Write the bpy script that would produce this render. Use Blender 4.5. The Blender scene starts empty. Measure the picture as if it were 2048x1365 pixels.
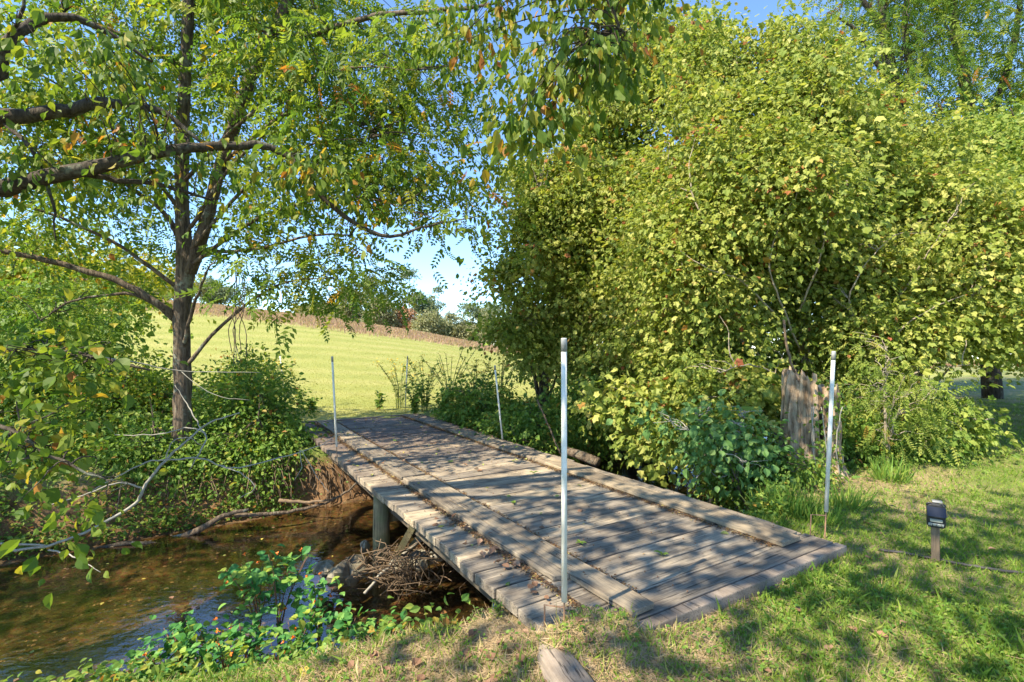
import bpy, math, random
import numpy as np
from mathutils import Vector

random.seed(7)
rng = np.random.default_rng(11)
R = math.radians
scene = bpy.context.scene

# ------------------------------------------------------------------ camera, sky, sun
cam_d = bpy.data.cameras.new('camera')
cam = bpy.data.objects.new('camera', cam_d)
scene.collection.objects.link(cam)
cam.location = (0, 0, 1.6)
cam.rotation_euler = (R(90.63), 0, 0)
cam_d.lens = 17.61
cam_d.sensor_width = 36
cam_d.clip_start = 0.05
cam_d.clip_end = 2000
scene.camera = cam

SUN_AZ = (-0.78, -0.63)           # horizontal direction towards the sun
SUN_EL = 48.0
_n = math.hypot(*SUN_AZ)
sd = Vector((SUN_AZ[0]/_n*math.cos(R(SUN_EL)), SUN_AZ[1]/_n*math.cos(R(SUN_EL)), math.sin(R(SUN_EL))))
sun_l = bpy.data.lights.new('sun', 'SUN')
sun_l.energy = 4.3
sun_l.angle = R(0.53)
sun_l.color = (1.0, 0.89, 0.71)
sun = bpy.data.objects.new('sun', sun_l)
scene.collection.objects.link(sun)
sun.rotation_euler = sd.to_track_quat('Z', 'Y').to_euler()

world = bpy.data.worlds.new("World")
scene.world = world
world.use_nodes = True
wn = world.node_tree
sky = wn.nodes.new('ShaderNodeTexSky')
sky.sky_type = 'NISHITA'
sky.sun_disc = False
sky.sun_elevation = R(SUN_EL)
sky.sun_rotation = math.atan2(SUN_AZ[0], SUN_AZ[1])
sky.air_density = 1.0
sky.dust_density = 0.0
sky.ozone_density = 3.5
sky.altitude = 1000
bg = wn.nodes['Background']
bg.inputs['Strength'].default_value = 0.15
_tint = wn.nodes.new('ShaderNodeMix'); _tint.data_type = 'RGBA'; _tint.blend_type = 'MULTIPLY'
_tint.inputs[0].default_value = 1.0; _tint.inputs[7].default_value = (.78, .86, .93, 1)
wn.links.new(sky.outputs[0], _tint.inputs[6])
wn.links.new(_tint.outputs[2], bg.inputs['Color'])

scene.view_settings.view_transform = 'Standard'
scene.view_settings.look = 'None'
scene.view_settings.exposure = 1.55
scene.view_settings.gamma = 1.0

# ------------------------------------------------------------------ layout frame
H = 1.6
F = 1002.0
def at(px, py, Y):
    """a point Y metres ahead that stands where the photo (2048 px wide) shows it"""
    return np.array([(px-1024)/F*Y, Y, H+(693-py)/F*Y])
P0 = np.array([0.288, 2.677])
TH = math.atan2(0.525, 0.851)
Uv = np.array([math.cos(TH), math.sin(TH)])
Vv = np.array([-math.sin(TH), math.cos(TH)])
BW, BL = 2.77, 9.26
def st(x, y):
    rx, ry = x-P0[0], y-P0[1]
    return rx*Vv[0]+ry*Vv[1], rx*Uv[0]+ry*Uv[1]
def bridge_pt(s, t):
    return P0 + s*Vv + t*Uv

def sm(x):
    x = np.clip(x, 0, 1)
    return x*x*(3-2*x)
def wob(x, y, f, k=0.0):
    return (np.sin(x*f+1.3+k)*np.cos(y*f*1.13+0.7*k) + 0.6*np.sin(x*f*2.1+y*f*1.7+k*2) + 0.35*np.sin(x*f*4.3-y*f*3.9+k))/1.95
def snear(t): return np.interp(t, [-14,-6,-3.5,-2,-1,-0.2,3,4,5,8,12,16,30], [3.4,3.2,3.05,2.8,2.15,1.45,1.4,1.95,2.35,2.6,3.4,6,15])
def sfar(t):  return np.interp(t, [-14,-3.7,-.3,3,8,12,16,30], [6.0,6.15,6.4,6.5,7,8,10.5,20])
WATER = -1.0
def crest(b):
    return np.interp(b, [-1.6,-1.0,-0.72,-0.57,-0.38,-0.18,-0.014,0.3,1.0], [9.0,8.6,8.0,7.1,5.6,3.5,1.3,.3,.0])
def ground_z(x, y):
    x = np.asarray(x, float); y = np.asarray(y, float)
    s, t = st(x, y)
    sn = snear(t) + 0.07*wob(x, y, 1.9)
    sf = sfar(t) + 0.10*wob(x, y, 1.6, 2.0)
    wn_ = np.interp(t, [-6,-2,-1,0,3,4,6], [2.2,1.9,1.4,.75,.7,.8,1.0])
    wf_ = np.interp(t, [-6,-1,0,3,5], [1.3,1.0,.55,.5,.9])
    near_top = -0.10 + 0.05*np.clip((t-1)/4,0,1) - 0.12*sm((-t-0.0)/2.0)*sm((s+1.0)/2.0)
    far_top = -0.12
    zn = WATER + (near_top-WATER)*sm((sn-s)/wn_)
    zf = WATER + (far_top-WATER)*sm((s-sf)/wf_)
    mid = np.minimum(s-sn, sf-s)
    bed = WATER - 0.05 - 0.13*sm(mid/1.6) + 0.05*wob(x, y, 1.1, 3)
    bed = WATER + (bed-WATER)*sm(mid/0.35)
    z = np.where(s < sn, zn, np.where(s > sf, zf, bed))
    z = z + 0.11*sm((s-7.6)/1.4)*(s > sf)
    # hill
    yy = np.maximum(y, 1.0)
    zc = crest(np.clip(x/yy, -1.6, 1.0))
    p = sm((y-11)/(74-11))
    hill = np.where(y < 66, zc*p, zc*sm((66-11)/63.0) - (y-66)*0.05)
    z = z + np.where(s > sf+1.0, hill, 0)*sm((s-8)/2)
    z = z + np.where((s < sn-0.4) | (s > sf+.8), 0.018*wob(x, y, 2.3, 1) + 0.010*wob(x, y, 6.1, 4), 0)
    mound = 0.165*np.exp(-((t-.20)/.46)**2-((s-.02)/.25)**2) * (s<1.0)
    z = z + mound*(1+.25*wob(x,y,9.0,3))
    return z
def gz(x, y): return float(ground_z(x, y))

# ------------------------------------------------------------------ mesh helpers
COL = scene.collection
def mesh_np(name, verts, faces, mat, parent=None, smooth=False, rnd=None, quads=False, props=None):
    verts = np.asarray(verts, np.float32); faces = np.asarray(faces, np.int32)
    k = faces.shape[1]
    me = bpy.data.meshes.new(name)
    me.vertices.add(len(verts)); me.vertices.foreach_set('co', verts.ravel())
    me.loops.add(faces.size); me.loops.foreach_set('vertex_index', faces.ravel())
    me.polygons.add(len(faces))
    me.polygons.foreach_set('loop_start', np.arange(0, faces.size, k, dtype=np.int32))
    me.polygons.foreach_set('loop_total', np.full(len(faces), k, np.int32))
    me.polygons.foreach_set('use_smooth', np.full(len(faces), smooth, bool))
    if rnd is not None:
        a = me.attributes.new('rnd', 'FLOAT', 'POINT')
        a.data.foreach_set('value', np.asarray(rnd, np.float32))
    me.update(calc_edges=True)
    me.materials.append(mat)
    o = bpy.data.objects.new(name, me)
    COL.objects.link(o)
    if parent is not None: o.parent = parent
    return o

class MB:
    def __init__(self): self.v=[]; self.f=[]; self.r=[]
    def add(self, vs, fs, r=0.5):
        b=len(self.v); self.v.extend([tuple(p) for p in vs]); self.f.extend([tuple(i+b for i in f) for f in fs]); self.r.extend([r]*len(vs))
    def box(self, c, size, rot=0.0, r=0.5, jit=0.0, tilt=0.0):
        vs=[]
        for dz in (-.5,.5):
            for dx,dy in ((-.5,-.5),(.5,-.5),(.5,.5),(-.5,.5)):
                x=dx*size[0]; y=dy*size[1]; z=dz*size[2] + dx*size[0]*tilt
                X=x*math.cos(rot)-y*math.sin(rot); Y=x*math.sin(rot)+y*math.cos(rot)
                vs.append((c[0]+X+random.uniform(-jit,jit), c[1]+Y+random.uniform(-jit,jit), c[2]+z+random.uniform(-jit,jit)*.5))
        self.add(vs, [(0,3,2,1),(4,5,6,7),(0,1,5,4),(1,2,6,5),(2,3,7,6),(3,0,4,7)], r)
    def tube(self, pts, rad, n=7, r=0.5, rough=0.0, cap=True):
        pts=[np.array(p,float) for p in pts]
        if not hasattr(rad,'__len__'): rad=[rad]*len(pts)
        b=len(self.v); prev=None
        for i,p in enumerate(pts):
            d = pts[min(i+1,len(pts)-1)]-pts[max(i-1,0)]
            d = d/(np.linalg.norm(d)+1e-9)
            if prev is None:
                a = np.array([0,0,1.0]) if abs(d[2])<.9 else np.array([1.0,0,0])
                x = np.cross(d,a)
            else: x = prev - d*np.dot(prev,d)
            x /= np.linalg.norm(x)+1e-9; prev=x; y=np.cross(d,x)
            for k in range(n):
                an=2*math.pi*k/n
                rr=rad[i]*(1+rough*random.uniform(-1,1))
                self.v.append(tuple(p+rr*(math.cos(an)*x+math.sin(an)*y))); self.r.append(r)
        for i in range(len(pts)-1):
            for k in range(n):
                a0=b+i*n+k; a1=b+i*n+(k+1)%n
                self.f.append((a0,a1,a1+n,a0+n))
        if cap:
            self.f.append(tuple(b+k for k in reversed(range(n))))
            self.f.append(tuple(b+(len(pts)-1)*n+k for k in range(n)))
    def build(self, name, mat, parent=None, smooth=False, bevel=0.0):
        me=bpy.data.meshes.new(name)
        me.from_pydata(self.v,[],self.f)
        me.polygons.foreach_set('use_smooth',[smooth]*len(me.polygons))
        a=me.attributes.new('rnd','FLOAT','POINT'); a.data.foreach_set('value',self.r)
        me.materials.append(mat); me.update()
        o=bpy.data.objects.new(name,me); COL.objects.link(o)
        if parent is not None: o.parent=parent
        if bevel:
            m=o.modifiers.new('bevel','BEVEL'); m.width=bevel; m.segments=2; m.limit_method='ANGLE'
        return o
def tag(o,label=None,cat=None,group=None,kind=None):
    if label: o['label']=label
    if cat: o['category']=cat
    if group: o['group']=group
    if kind: o['kind']=kind
    return o
def empty(name, loc, label, cat, group=None, rz=0.0):
    o=bpy.data.objects.new(name,None); COL.objects.link(o)
    o.location=[float(c) for c in loc]; o.rotation_euler=(0,0,rz); o.empty_display_size=.2
    return tag(o,label,cat,group)
def local(parent, pts):
    return np.asarray(pts,float)-np.array(parent.location)

def smooth_line(pts, n=5, jit=0.0):
    """Catmull-Rom through pts (k,3) or (k,4) with radius in the last column"""
    P=[np.array(p,float) for p in pts]; P=[2*P[0]-P[1]]+P+[2*P[-1]-P[-2]]
    out=[]
    for i in range(1,len(P)-2):
        for j in range(n):
            t=j/n
            q=0.5*((2*P[i])+(-P[i-1]+P[i+1])*t+(2*P[i-1]-5*P[i]+4*P[i+1]-P[i+2])*t*t+(-P[i-1]+3*P[i]-3*P[i+1]+P[i+2])*t**3)
            if jit: q[:3]+=np.array([random.uniform(-jit,jit) for _ in range(3)])
            out.append(q)
    out.append(P[-2]); return out

# ------------------------------------------------------------------ leaf templates (x across, y along, z normal)
def T_ovate(w=.32, fold=.10, droop=.16):
    v=[(0,0,0),(-w*.75,.25,fold*.8),(-w*.95,.5,fold),(-w*.5,.8,fold*.2),(0,1.0,-droop),(w*.5,.8,fold*.2),(w*.95,.5,fold),(w*.75,.25,fold*.8),(0,.5,-.02)]
    f=[(0,8,1),(1,8,2),(2,8,3),(3,8,4),(4,8,5),(5,8,6),(6,8,7),(7,8,0)]
    return np.array(v),np.array(f)
def T_diamond(w=.25, fold=.06):
    v=[(0,0,0),(-w,.45,fold),(0,1,-.08),(w,.45,fold)]
    return np.array(v),np.array([(0,2,1),(0,3,2)])
def T_maple():
    v=[(0,0,0),(-.40,.08,.04),(-.34,.32,.06),(-.50,.60,-.03),(-.27,.66,.05),(0,1.0,-.16),(.27,.66,.05),(.50,.60,-.03),(.34,.32,.06),(.40,.08,.04)]
    f=[(0,2,1),(0,4,2),(2,4,3),(0,5,4),(0,6,5),(0,8,6),(6,8,7),(0,9,8)]
    return np.array(v),np.array(f)
def T_pinnate(pairs=6, lw=.045, ll=.20, broad=1.0):
    V=[];Fc=[]
    def leaflet(o,d,l,w):
        o=np.array(o);d=np.array(d);d=d/np.linalg.norm(d)
        side=np.cross(d,[0,0,1]); side/=np.linalg.norm(side)+1e-9
        b=len(V)
        V.extend([o,o+d*l*.45-side*w+[0,0,.012],o+d*l+[0,0,-.05],o+d*l*.45+side*w+[0,0,.012]])
        Fc.extend([(b,b+2,b+1),(b,b+3,b+2)])
    for i in range(pairs):
        y=.18+.74*i/(pairs-1); z=-.30*y*y
        for sx in (-1,1):
            leaflet((0,y,z),(sx*.95,.42,-.22),ll*(1-.25*abs(i/(pairs-1)-.45)),lw*broad)
    leaflet((0,.95,-.28),(0,1,-.6),ll,lw*broad)
    b=len(V); V.extend([np.array([-.006,0,0]),np.array([.006,0,0]),np.array([0,.5,-.075]),np.array([0,.95,-.28])]); Fc.extend([(b,b+1,b+2),(b+2,b+1,b+3)])
    return np.array(V),np.array(Fc)
def T_blade(w=.05, bend=.35):
    v=[(-w,0,0),(w,0,0),(-w*.7,.55,bend*.25),(w*.7,.55,bend*.25),(0,1,bend)]
    return np.array(v),np.array([(0,1,3),(0,3,2),(2,3,4)])
TM={'ovate':T_ovate(),'broad':T_ovate(.42,.10,.2),'diamond':T_diamond(),'maple':T_maple(),'pinnate':T_pinnate(),
    'pinnate_near':T_pinnate(5,.068,.27),'lance':T_diamond(.13,.04),'blade':T_blade(),'tuft':T_diamond(.36,.1)}

def norm(a): return a/(np.linalg.norm(a,axis=-1,keepdims=True)+1e-9)
def leaves(name, pts, dirs, normals, size, tmpl, mat, parent=None, rnd=None, kind=None):
    pts=np.asarray(pts,float); n=len(pts)
    tv,tf=TM[tmpl] if isinstance(tmpl,str) else tmpl
    d=norm(np.asarray(dirs,float)); x=norm(np.cross(d,normals)); z=np.cross(x,d)
    size=np.broadcast_to(np.asarray(size,float),(n,))[:,None,None]
    V=pts[:,None,:]+size*(tv[None,:,0,None]*x[:,None,:]+tv[None,:,1,None]*d[:,None,:]+tv[None,:,2,None]*z[:,None,:])
    k=len(tv)
    Fc=(tf[None]+(np.arange(n)*k)[:,None,None]).reshape(-1,3)
    if rnd is None: rnd=rng.random(n)
    rr=np.repeat(rnd,k)
    V=V.reshape(-1,3)
    if parent is not None: V=V-np.array(parent.location)
    return mesh_np(name,V,Fc,mat,parent,False,rr)

# ------------------------------------------------------------------ materials
def new_mat(name):
    m=bpy.data.materials.new(name); m.use_nodes=True; nt=m.node_tree
    return m,nt,nt.nodes['Principled BSDF'],nt.nodes['Material Output']
def ramp(nt, stops, fac=None, interp='LINEAR'):
    r=nt.nodes.new('ShaderNodeValToRGB'); r.color_ramp.interpolation=interp
    e=r.color_ramp.elements
    while len(e)<len(stops): e.new(0.5)
    for el,(p,c) in zip(e,stops): el.position=p; el.color=(*c,1) if len(c)==3 else c
    if fac is not None: nt.links.new(fac,r.inputs[0])
    return r
def noise(nt, vec, scale, detail=4, rough=.55):
    n=nt.nodes.new('ShaderNodeTexNoise'); n.inputs['Scale'].default_value=scale; n.inputs['Detail'].default_value=detail; n.inputs['Roughness'].default_value=rough
    if vec is not None: nt.links.new(vec,n.inputs['Vector'])
    return n
def mapping(nt, vec, scale=(1,1,1)):
    m=nt.nodes.new('ShaderNodeMapping'); m.inputs['Scale'].default_value=scale
    nt.links.new(vec,m.inputs['Vector']); return m.outputs[0]
def mix(nt, fac, a, b, mode='MIX'):
    m=nt.nodes.new('ShaderNodeMix'); m.data_type='RGBA'; m.blend_type=mode
    for sock,val in ((m.inputs[0],fac),(m.inputs[6],a),(m.inputs[7],b)):
        if hasattr(val,'is_output'): nt.links.new(val,sock)
        else: sock.default_value = val if not isinstance(val,tuple) or len(val)==4 else (*val,1)
    return m.outputs[2]
def bump(nt, h, strength, dist, bsdf, nrm=None):
    b=nt.nodes.new('ShaderNodeBump'); b.inputs['Strength'].default_value=strength; b.inputs['Distance'].default_value=dist
    nt.links.new(h,b.inputs['Height'])
    if nrm is not None: nt.links.new(nrm,b.inputs['Normal'])
    nt.links.new(b.outputs[0],bsdf.inputs['Normal']); return b.outputs[0]
def attr(nt,name='rnd'):
    a=nt.nodes.new('ShaderNodeAttribute'); a.attribute_name=name; return a.outputs['Fac']
def coords(nt,which='Object'):
    return nt.nodes.new('ShaderNodeTexCoord').outputs[which]
def math_n(nt,op,a,b=None,c=None):
    m=nt.nodes.new('ShaderNodeMath'); m.operation=op
    for i,v in enumerate((a,b,c)):
        if v is None: continue
        if hasattr(v,'is_output'): nt.links.new(v,m.inputs[i])
        else: m.inputs[i].default_value=v
    return m.outputs[0]

def leaf_mat(name, stops, trans=.38, rough=.52, tboost=1.7, spec=.22):
    m,nt,b,out=new_mat(name)
    c=ramp(nt,stops,attr(nt)).outputs[0]
    n=noise(nt,coords(nt),1.3,2)
    c2=mix(nt,math_n(nt,'MULTIPLY',n.outputs[0],.35),c,(.5,.5,.5,1),'OVERLAY')
    nt.links.new(c2,b.inputs['Base Color']); b.inputs['Roughness'].default_value=rough; b.inputs['Specular IOR Level'].default_value=spec
    t=nt.nodes.new('ShaderNodeBsdfTranslucent')
    tc=mix(nt,1.0,c2,(tboost,tboost*1.0,tboost*.5,1),'MULTIPLY')
    nt.links.new(tc,t.inputs['Color'])
    ms=nt.nodes.new('ShaderNodeMixShader'); ms.inputs[0].default_value=trans
    nt.links.new(b.outputs[0],ms.inputs[1]); nt.links.new(t.outputs[0],ms.inputs[2]); nt.links.new(ms.outputs[0],out.inputs['Surface'])
    return m
M={}
M['maple']=leaf_mat('maple_leaves',[(0,(.085,.155,.028)),(.3,(.16,.235,.04)),(.62,(.27,.325,.065)),(.92,(.38,.40,.10)),(.965,(.30,.20,.04)),(1,(.30,.11,.05))])
M['maple_warm']=leaf_mat('maple_yellowing_leaves',[(0,(.09,.145,.03)),(.3,(.18,.235,.042)),(.62,(.285,.32,.065)),(.9,(.43,.42,.12)),(.95,(.34,.20,.05)),(1,(.32,.10,.05))])
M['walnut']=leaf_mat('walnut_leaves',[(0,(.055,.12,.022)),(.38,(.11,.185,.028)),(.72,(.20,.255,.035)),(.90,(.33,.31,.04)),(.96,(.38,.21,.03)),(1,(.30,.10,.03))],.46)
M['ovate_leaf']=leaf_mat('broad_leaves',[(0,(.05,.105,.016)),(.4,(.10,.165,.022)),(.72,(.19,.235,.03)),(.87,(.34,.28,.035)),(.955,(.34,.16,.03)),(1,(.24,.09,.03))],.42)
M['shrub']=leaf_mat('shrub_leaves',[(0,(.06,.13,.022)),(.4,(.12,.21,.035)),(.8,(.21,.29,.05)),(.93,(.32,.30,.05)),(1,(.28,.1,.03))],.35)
M['yellow']=leaf_mat('yellowing_leaves',[(0,(.13,.18,.02)),(.4,(.24,.26,.025)),(.8,(.38,.34,.03)),(1,(.40,.2,.03))],.42)
M['jewel']=leaf_mat('jewelweed_leaves',[(0,(.04,.155,.04)),(.5,(.09,.25,.06)),(.85,(.17,.32,.06)),(1,(.30,.34,.05))],.3)
M['vine']=leaf_mat('vine_leaves',[(0,(.07,.16,.04)),(.6,(.13,.24,.07)),(1,(.20,.29,.09))],.3)
M['far_a']=leaf_mat('far_green_leaves',[(0,(.11,.16,.085)),(.6,(.17,.22,.12)),(1,(.24,.27,.15))],.35)  # far leaves: paler, greyer colours stand in for distance haze
M['far_b']=leaf_mat('far_olive_leaves',[(0,(.16,.18,.09)),(.6,(.24,.25,.13)),(1,(.32,.29,.15))],.35)
M['far_c']=leaf_mat('far_rusty_leaves',[(0,(.26,.15,.08)),(.6,(.36,.19,.10)),(1,(.30,.24,.12))],.25)
M['grass']=leaf_mat('lawn_grass',[(0,(.09,.17,.022)),(.45,(.16,.26,.032)),(.70,(.26,.33,.05)),(.82,(.36,.31,.13)),(1,(.45,.36,.20))],.3,.6)
M['weed']=leaf_mat('bright_weed_leaves',[(0,(.08,.17,.03)),(.6,(.15,.26,.04)),(1,(.26,.30,.06))],.35)
M['field_grass']=leaf_mat('field_grass_blades',[(0,(.21,.225,.055)),(.6,(.28,.275,.08)),(1,(.37,.33,.14))],.3,.6)
M['ridge_grass']=leaf_mat('reddish_seed_grass',[(0,(.32,.20,.16)),(.5,(.40,.26,.20)),(.8,(.42,.32,.18)),(1,(.34,.32,.14))],.3,.7)
M['straw']=leaf_mat('dry_straw',[(0,(.27,.19,.10)),(.6,(.40,.29,.16)),(1,(.48,.37,.22))],.15,.7)
def simple(name,col,rough=.6,metal=0.0,spec=.5,nscale=0,namt=.3,col2=None,bmp=0.0):
    m,nt,b,out=new_mat(name)
    b.inputs['Roughness'].default_value=rough; b.inputs['Metallic'].default_value=metal; b.inputs['Specular IOR Level'].default_value=spec
    if nscale:
        n=noise(nt,coords(nt),nscale,5)
        c2=col2 or tuple(x*(1-namt) for x in col)
        c=ramp(nt,[(.3,col),(.7,c2)],n.outputs[0]).outputs[0]; nt.links.new(c,b.inputs['Base Color'])
        if bmp: bump(nt,n.outputs[0],bmp,.02,b)
    else: b.inputs['Base Color'].default_value=(*col,1)
    return m
def bark_mat(name,c1,c2,lichen=(.36,.40,.30),lich=.55,scale=9):
    m,nt,b,out=new_mat(name)
    v=mapping(nt,coords(nt),(1,1,.16))
    n=noise(nt,v,scale*3,6,.65); n2=noise(nt,coords(nt),3.2,4); n3=noise(nt,coords(nt),14,4)
    c=ramp(nt,[(.36,c1),(.62,c2)],n.outputs[0]).outputs[0]
    f=ramp(nt,[(lich,(0,0,0)),(lich+.1,(1,1,1))],math_n(nt,'MULTIPLY_ADD',n3.outputs[0],.35,math_n(nt,'MULTIPLY',n2.outputs[0],.65))).outputs[0]
    c=mix(nt,math_n(nt,'MULTIPLY',f,.6),c,(*lichen,1))
    nt.links.new(c,b.inputs['Base Color']); b.inputs['Roughness'].default_value=.9; b.inputs['Specular IOR Level'].default_value=.2
    bump(nt,n.outputs[0],1.0,.03,b); return m
M['bark']=bark_mat('grey_brown_bark',(.055,.04,.028),(.19,.145,.10))
M['bark_dark']=bark_mat('dark_limb_bark',(.035,.028,.02),(.10,.082,.06),(.22,.25,.18),.54)
M['bark_pale']=bark_mat('pale_twig_bark',(.22,.18,.13),(.38,.33,.25),lich=.6)
M['twig']=simple('dead_grey_twig',(.36,.33,.27),.85,nscale=20,col2=(.22,.21,.17))
M['root']=simple('root_wood',(.19,.13,.075),.9,nscale=14,col2=(.09,.06,.035))
M['dry_leaf']=leaf_mat('fallen_brown_leaf',[(0,(.15,.085,.05)),(.5,(.26,.145,.085)),(1,(.38,.24,.15))],.12,.7)
M['yel_leaf']=leaf_mat('fallen_yellow_leaf',[(0,(.42,.30,.05)),(.6,(.5,.42,.09)),(1,(.30,.34,.10))],.15,.6)
M['crumb']=leaf_mat('leaf_crumbs',[(0,(.06,.035,.02)),(.6,(.14,.075,.035)),(.9,(.26,.16,.07)),(1,(.36,.3,.08))],.05,.8)
M['pvc']=simple('white_plastic_pipe',(.80,.79,.72),.45,nscale=7,col2=(.52,.52,.42))
M['cap']=simple('grey_pipe_cap',(.34,.34,.32),.5,nscale=25,col2=(.2,.2,.185))
M['rust']=simple('rusty_steel_rod',(.20,.10,.05),.85,nscale=40,col2=(.32,.2,.12))
M['black']=simple('black_plastic',(.012,.012,.014),.3,nscale=60,col2=(.03,.03,.032))
M['hose']=simple('dark_hose',(.03,.028,.03),.6,nscale=20,col2=(.07,.06,.055))
M['panel']=simple('solar_cell',(.010,.013,.022),.16)
M['lens']=simple('clear_lens',(.35,.36,.30),.15)
M['blue']=simple('reflection_blue',(.015,.09,.42),.35,nscale=5,col2=(.02,.11,.48))  # blue of a sky reflection, given to the added drum
M['flower']=simple('orange_petal',(.85,.20,.015),.5)
M['goldenrod']=simple('yellow_petal',(.80,.52,.03),.6)
M['rock']=simple('wet_brown_rock',(.12,.105,.075),.6,nscale=9,col2=(.24,.21,.14),bmp=.8)
M['stem']=simple('green_stem',(.11,.15,.04),.6)
M['red_stem']=simple('reddish_stem',(.17,.08,.04),.6)

def wood_mat(name, along='x', dark=(.085,.078,.07), light=(.33,.275,.20), moss=.0, far_dark=False, green=False):
    m,nt,b,out=new_mat(name)
    co=coords(nt)
    sc={'x':(1,18,18),'y':(18,1,18),'z':(18,18,1)}[along]
    sc2={'x':(.6,5,5),'y':(5,.6,5),'z':(5,5,.6)}[along]
    addv=nt.nodes.new('ShaderNodeVectorMath'); addv.operation='ADD'
    comb=nt.nodes.new('ShaderNodeCombineXYZ'); r=attr(nt)
    nt.links.new(math_n(nt,'MULTIPLY',r,37.0),comb.inputs[0]); nt.links.new(math_n(nt,'MULTIPLY',r,11.0),comb.inputs[1])
    nt.links.new(co,addv.inputs[0]); nt.links.new(comb.outputs[0],addv.inputs[1])
    g=noise(nt,mapping(nt,addv.outputs[0],sc),5,8,.7)
    g2=noise(nt,mapping(nt,addv.outputs[0],sc2),3,5,.6)
    g3=noise(nt,co,2.2,5,.6)
    h=math_n(nt,'ADD',math_n(nt,'MULTIPLY',g.outputs[0],.5),math_n(nt,'MULTIPLY',g2.outputs[0],.5))
    mid=tuple((a+c)/2 for a,c in zip(dark,light))
    c=ramp(nt,[(.33,dark),(.47,mid),(.62,light)],h).outputs[0]
    crk=noise(nt,mapping(nt,addv.outputs[0],tuple(q*.9 if q<2 else q*1.5 for q in sc)),3.1,3,.5)
    ck=ramp(nt,[(.365,(1,1,1)),(.40,(0,0,0))],crk.outputs[0]).outputs[0]
    c=mix(nt,math_n(nt,'MULTIPLY',ck,.75),c,(.03,.026,.022,1))
    # plank to plank difference
    c=mix(nt,1.0,c,ramp(nt,[(0,(.58,.58,.60)),(.5,(.98,.96,.93)),(1,(1.3,1.2,1.02))],r).outputs[0],'MULTIPLY')
    # dirt stains
    st_=ramp(nt,[(.48,(0,0,0)),(.62,(1,1,1))],g3.outputs[0]).outputs[0]
    c=mix(nt,math_n(nt,'MULTIPLY',st_,.5),c,(.09,.068,.05,1))
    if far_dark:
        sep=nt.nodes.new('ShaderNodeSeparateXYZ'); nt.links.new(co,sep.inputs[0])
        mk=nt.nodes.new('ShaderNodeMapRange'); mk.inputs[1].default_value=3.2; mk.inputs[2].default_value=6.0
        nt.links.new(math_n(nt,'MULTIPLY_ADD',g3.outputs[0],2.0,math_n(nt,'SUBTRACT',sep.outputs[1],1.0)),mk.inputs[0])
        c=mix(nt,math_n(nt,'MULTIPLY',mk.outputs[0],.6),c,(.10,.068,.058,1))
    if green:
        gn=noise(nt,co,6,4)
        gf=ramp(nt,[(.45,(0,0,0)),(.62,(1,1,1))],gn.outputs[0]).outputs[0]
        c=mix(nt,math_n(nt,'MULTIPLY',gf,.5),c,(.13,.15,.06,1))
    nt.links.new(c,b.inputs['Base Color']); b.inputs['Roughness'].default_value=.82; b.inputs['Specular IOR Level'].default_value=.25
    bump(nt,h,.9,.012,b)
    return m
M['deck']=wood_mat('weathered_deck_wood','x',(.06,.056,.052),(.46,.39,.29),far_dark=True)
M['runner']=wood_mat('weathered_runner_wood','y',(.12,.105,.085),(.36,.30,.215))
M['post']=wood_mat('mossy_post_wood','z',(.16,.13,.06),(.44,.36,.19),green=True)
M['beam']=wood_mat('dark_beam_wood','y',(.05,.045,.035),(.16,.13,.09))
M['stake']=wood_mat('stake_wood','z',(.10,.075,.05),(.27,.2,.13))
M['stump']=bark_mat('bare_stump_wood',(.13,.085,.05),(.50,.37,.24),(.22,.24,.15),.60,6)
M['kerb']=wood_mat('old_timber_wood','y',(.20,.165,.13),(.40,.33,.26))

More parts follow.
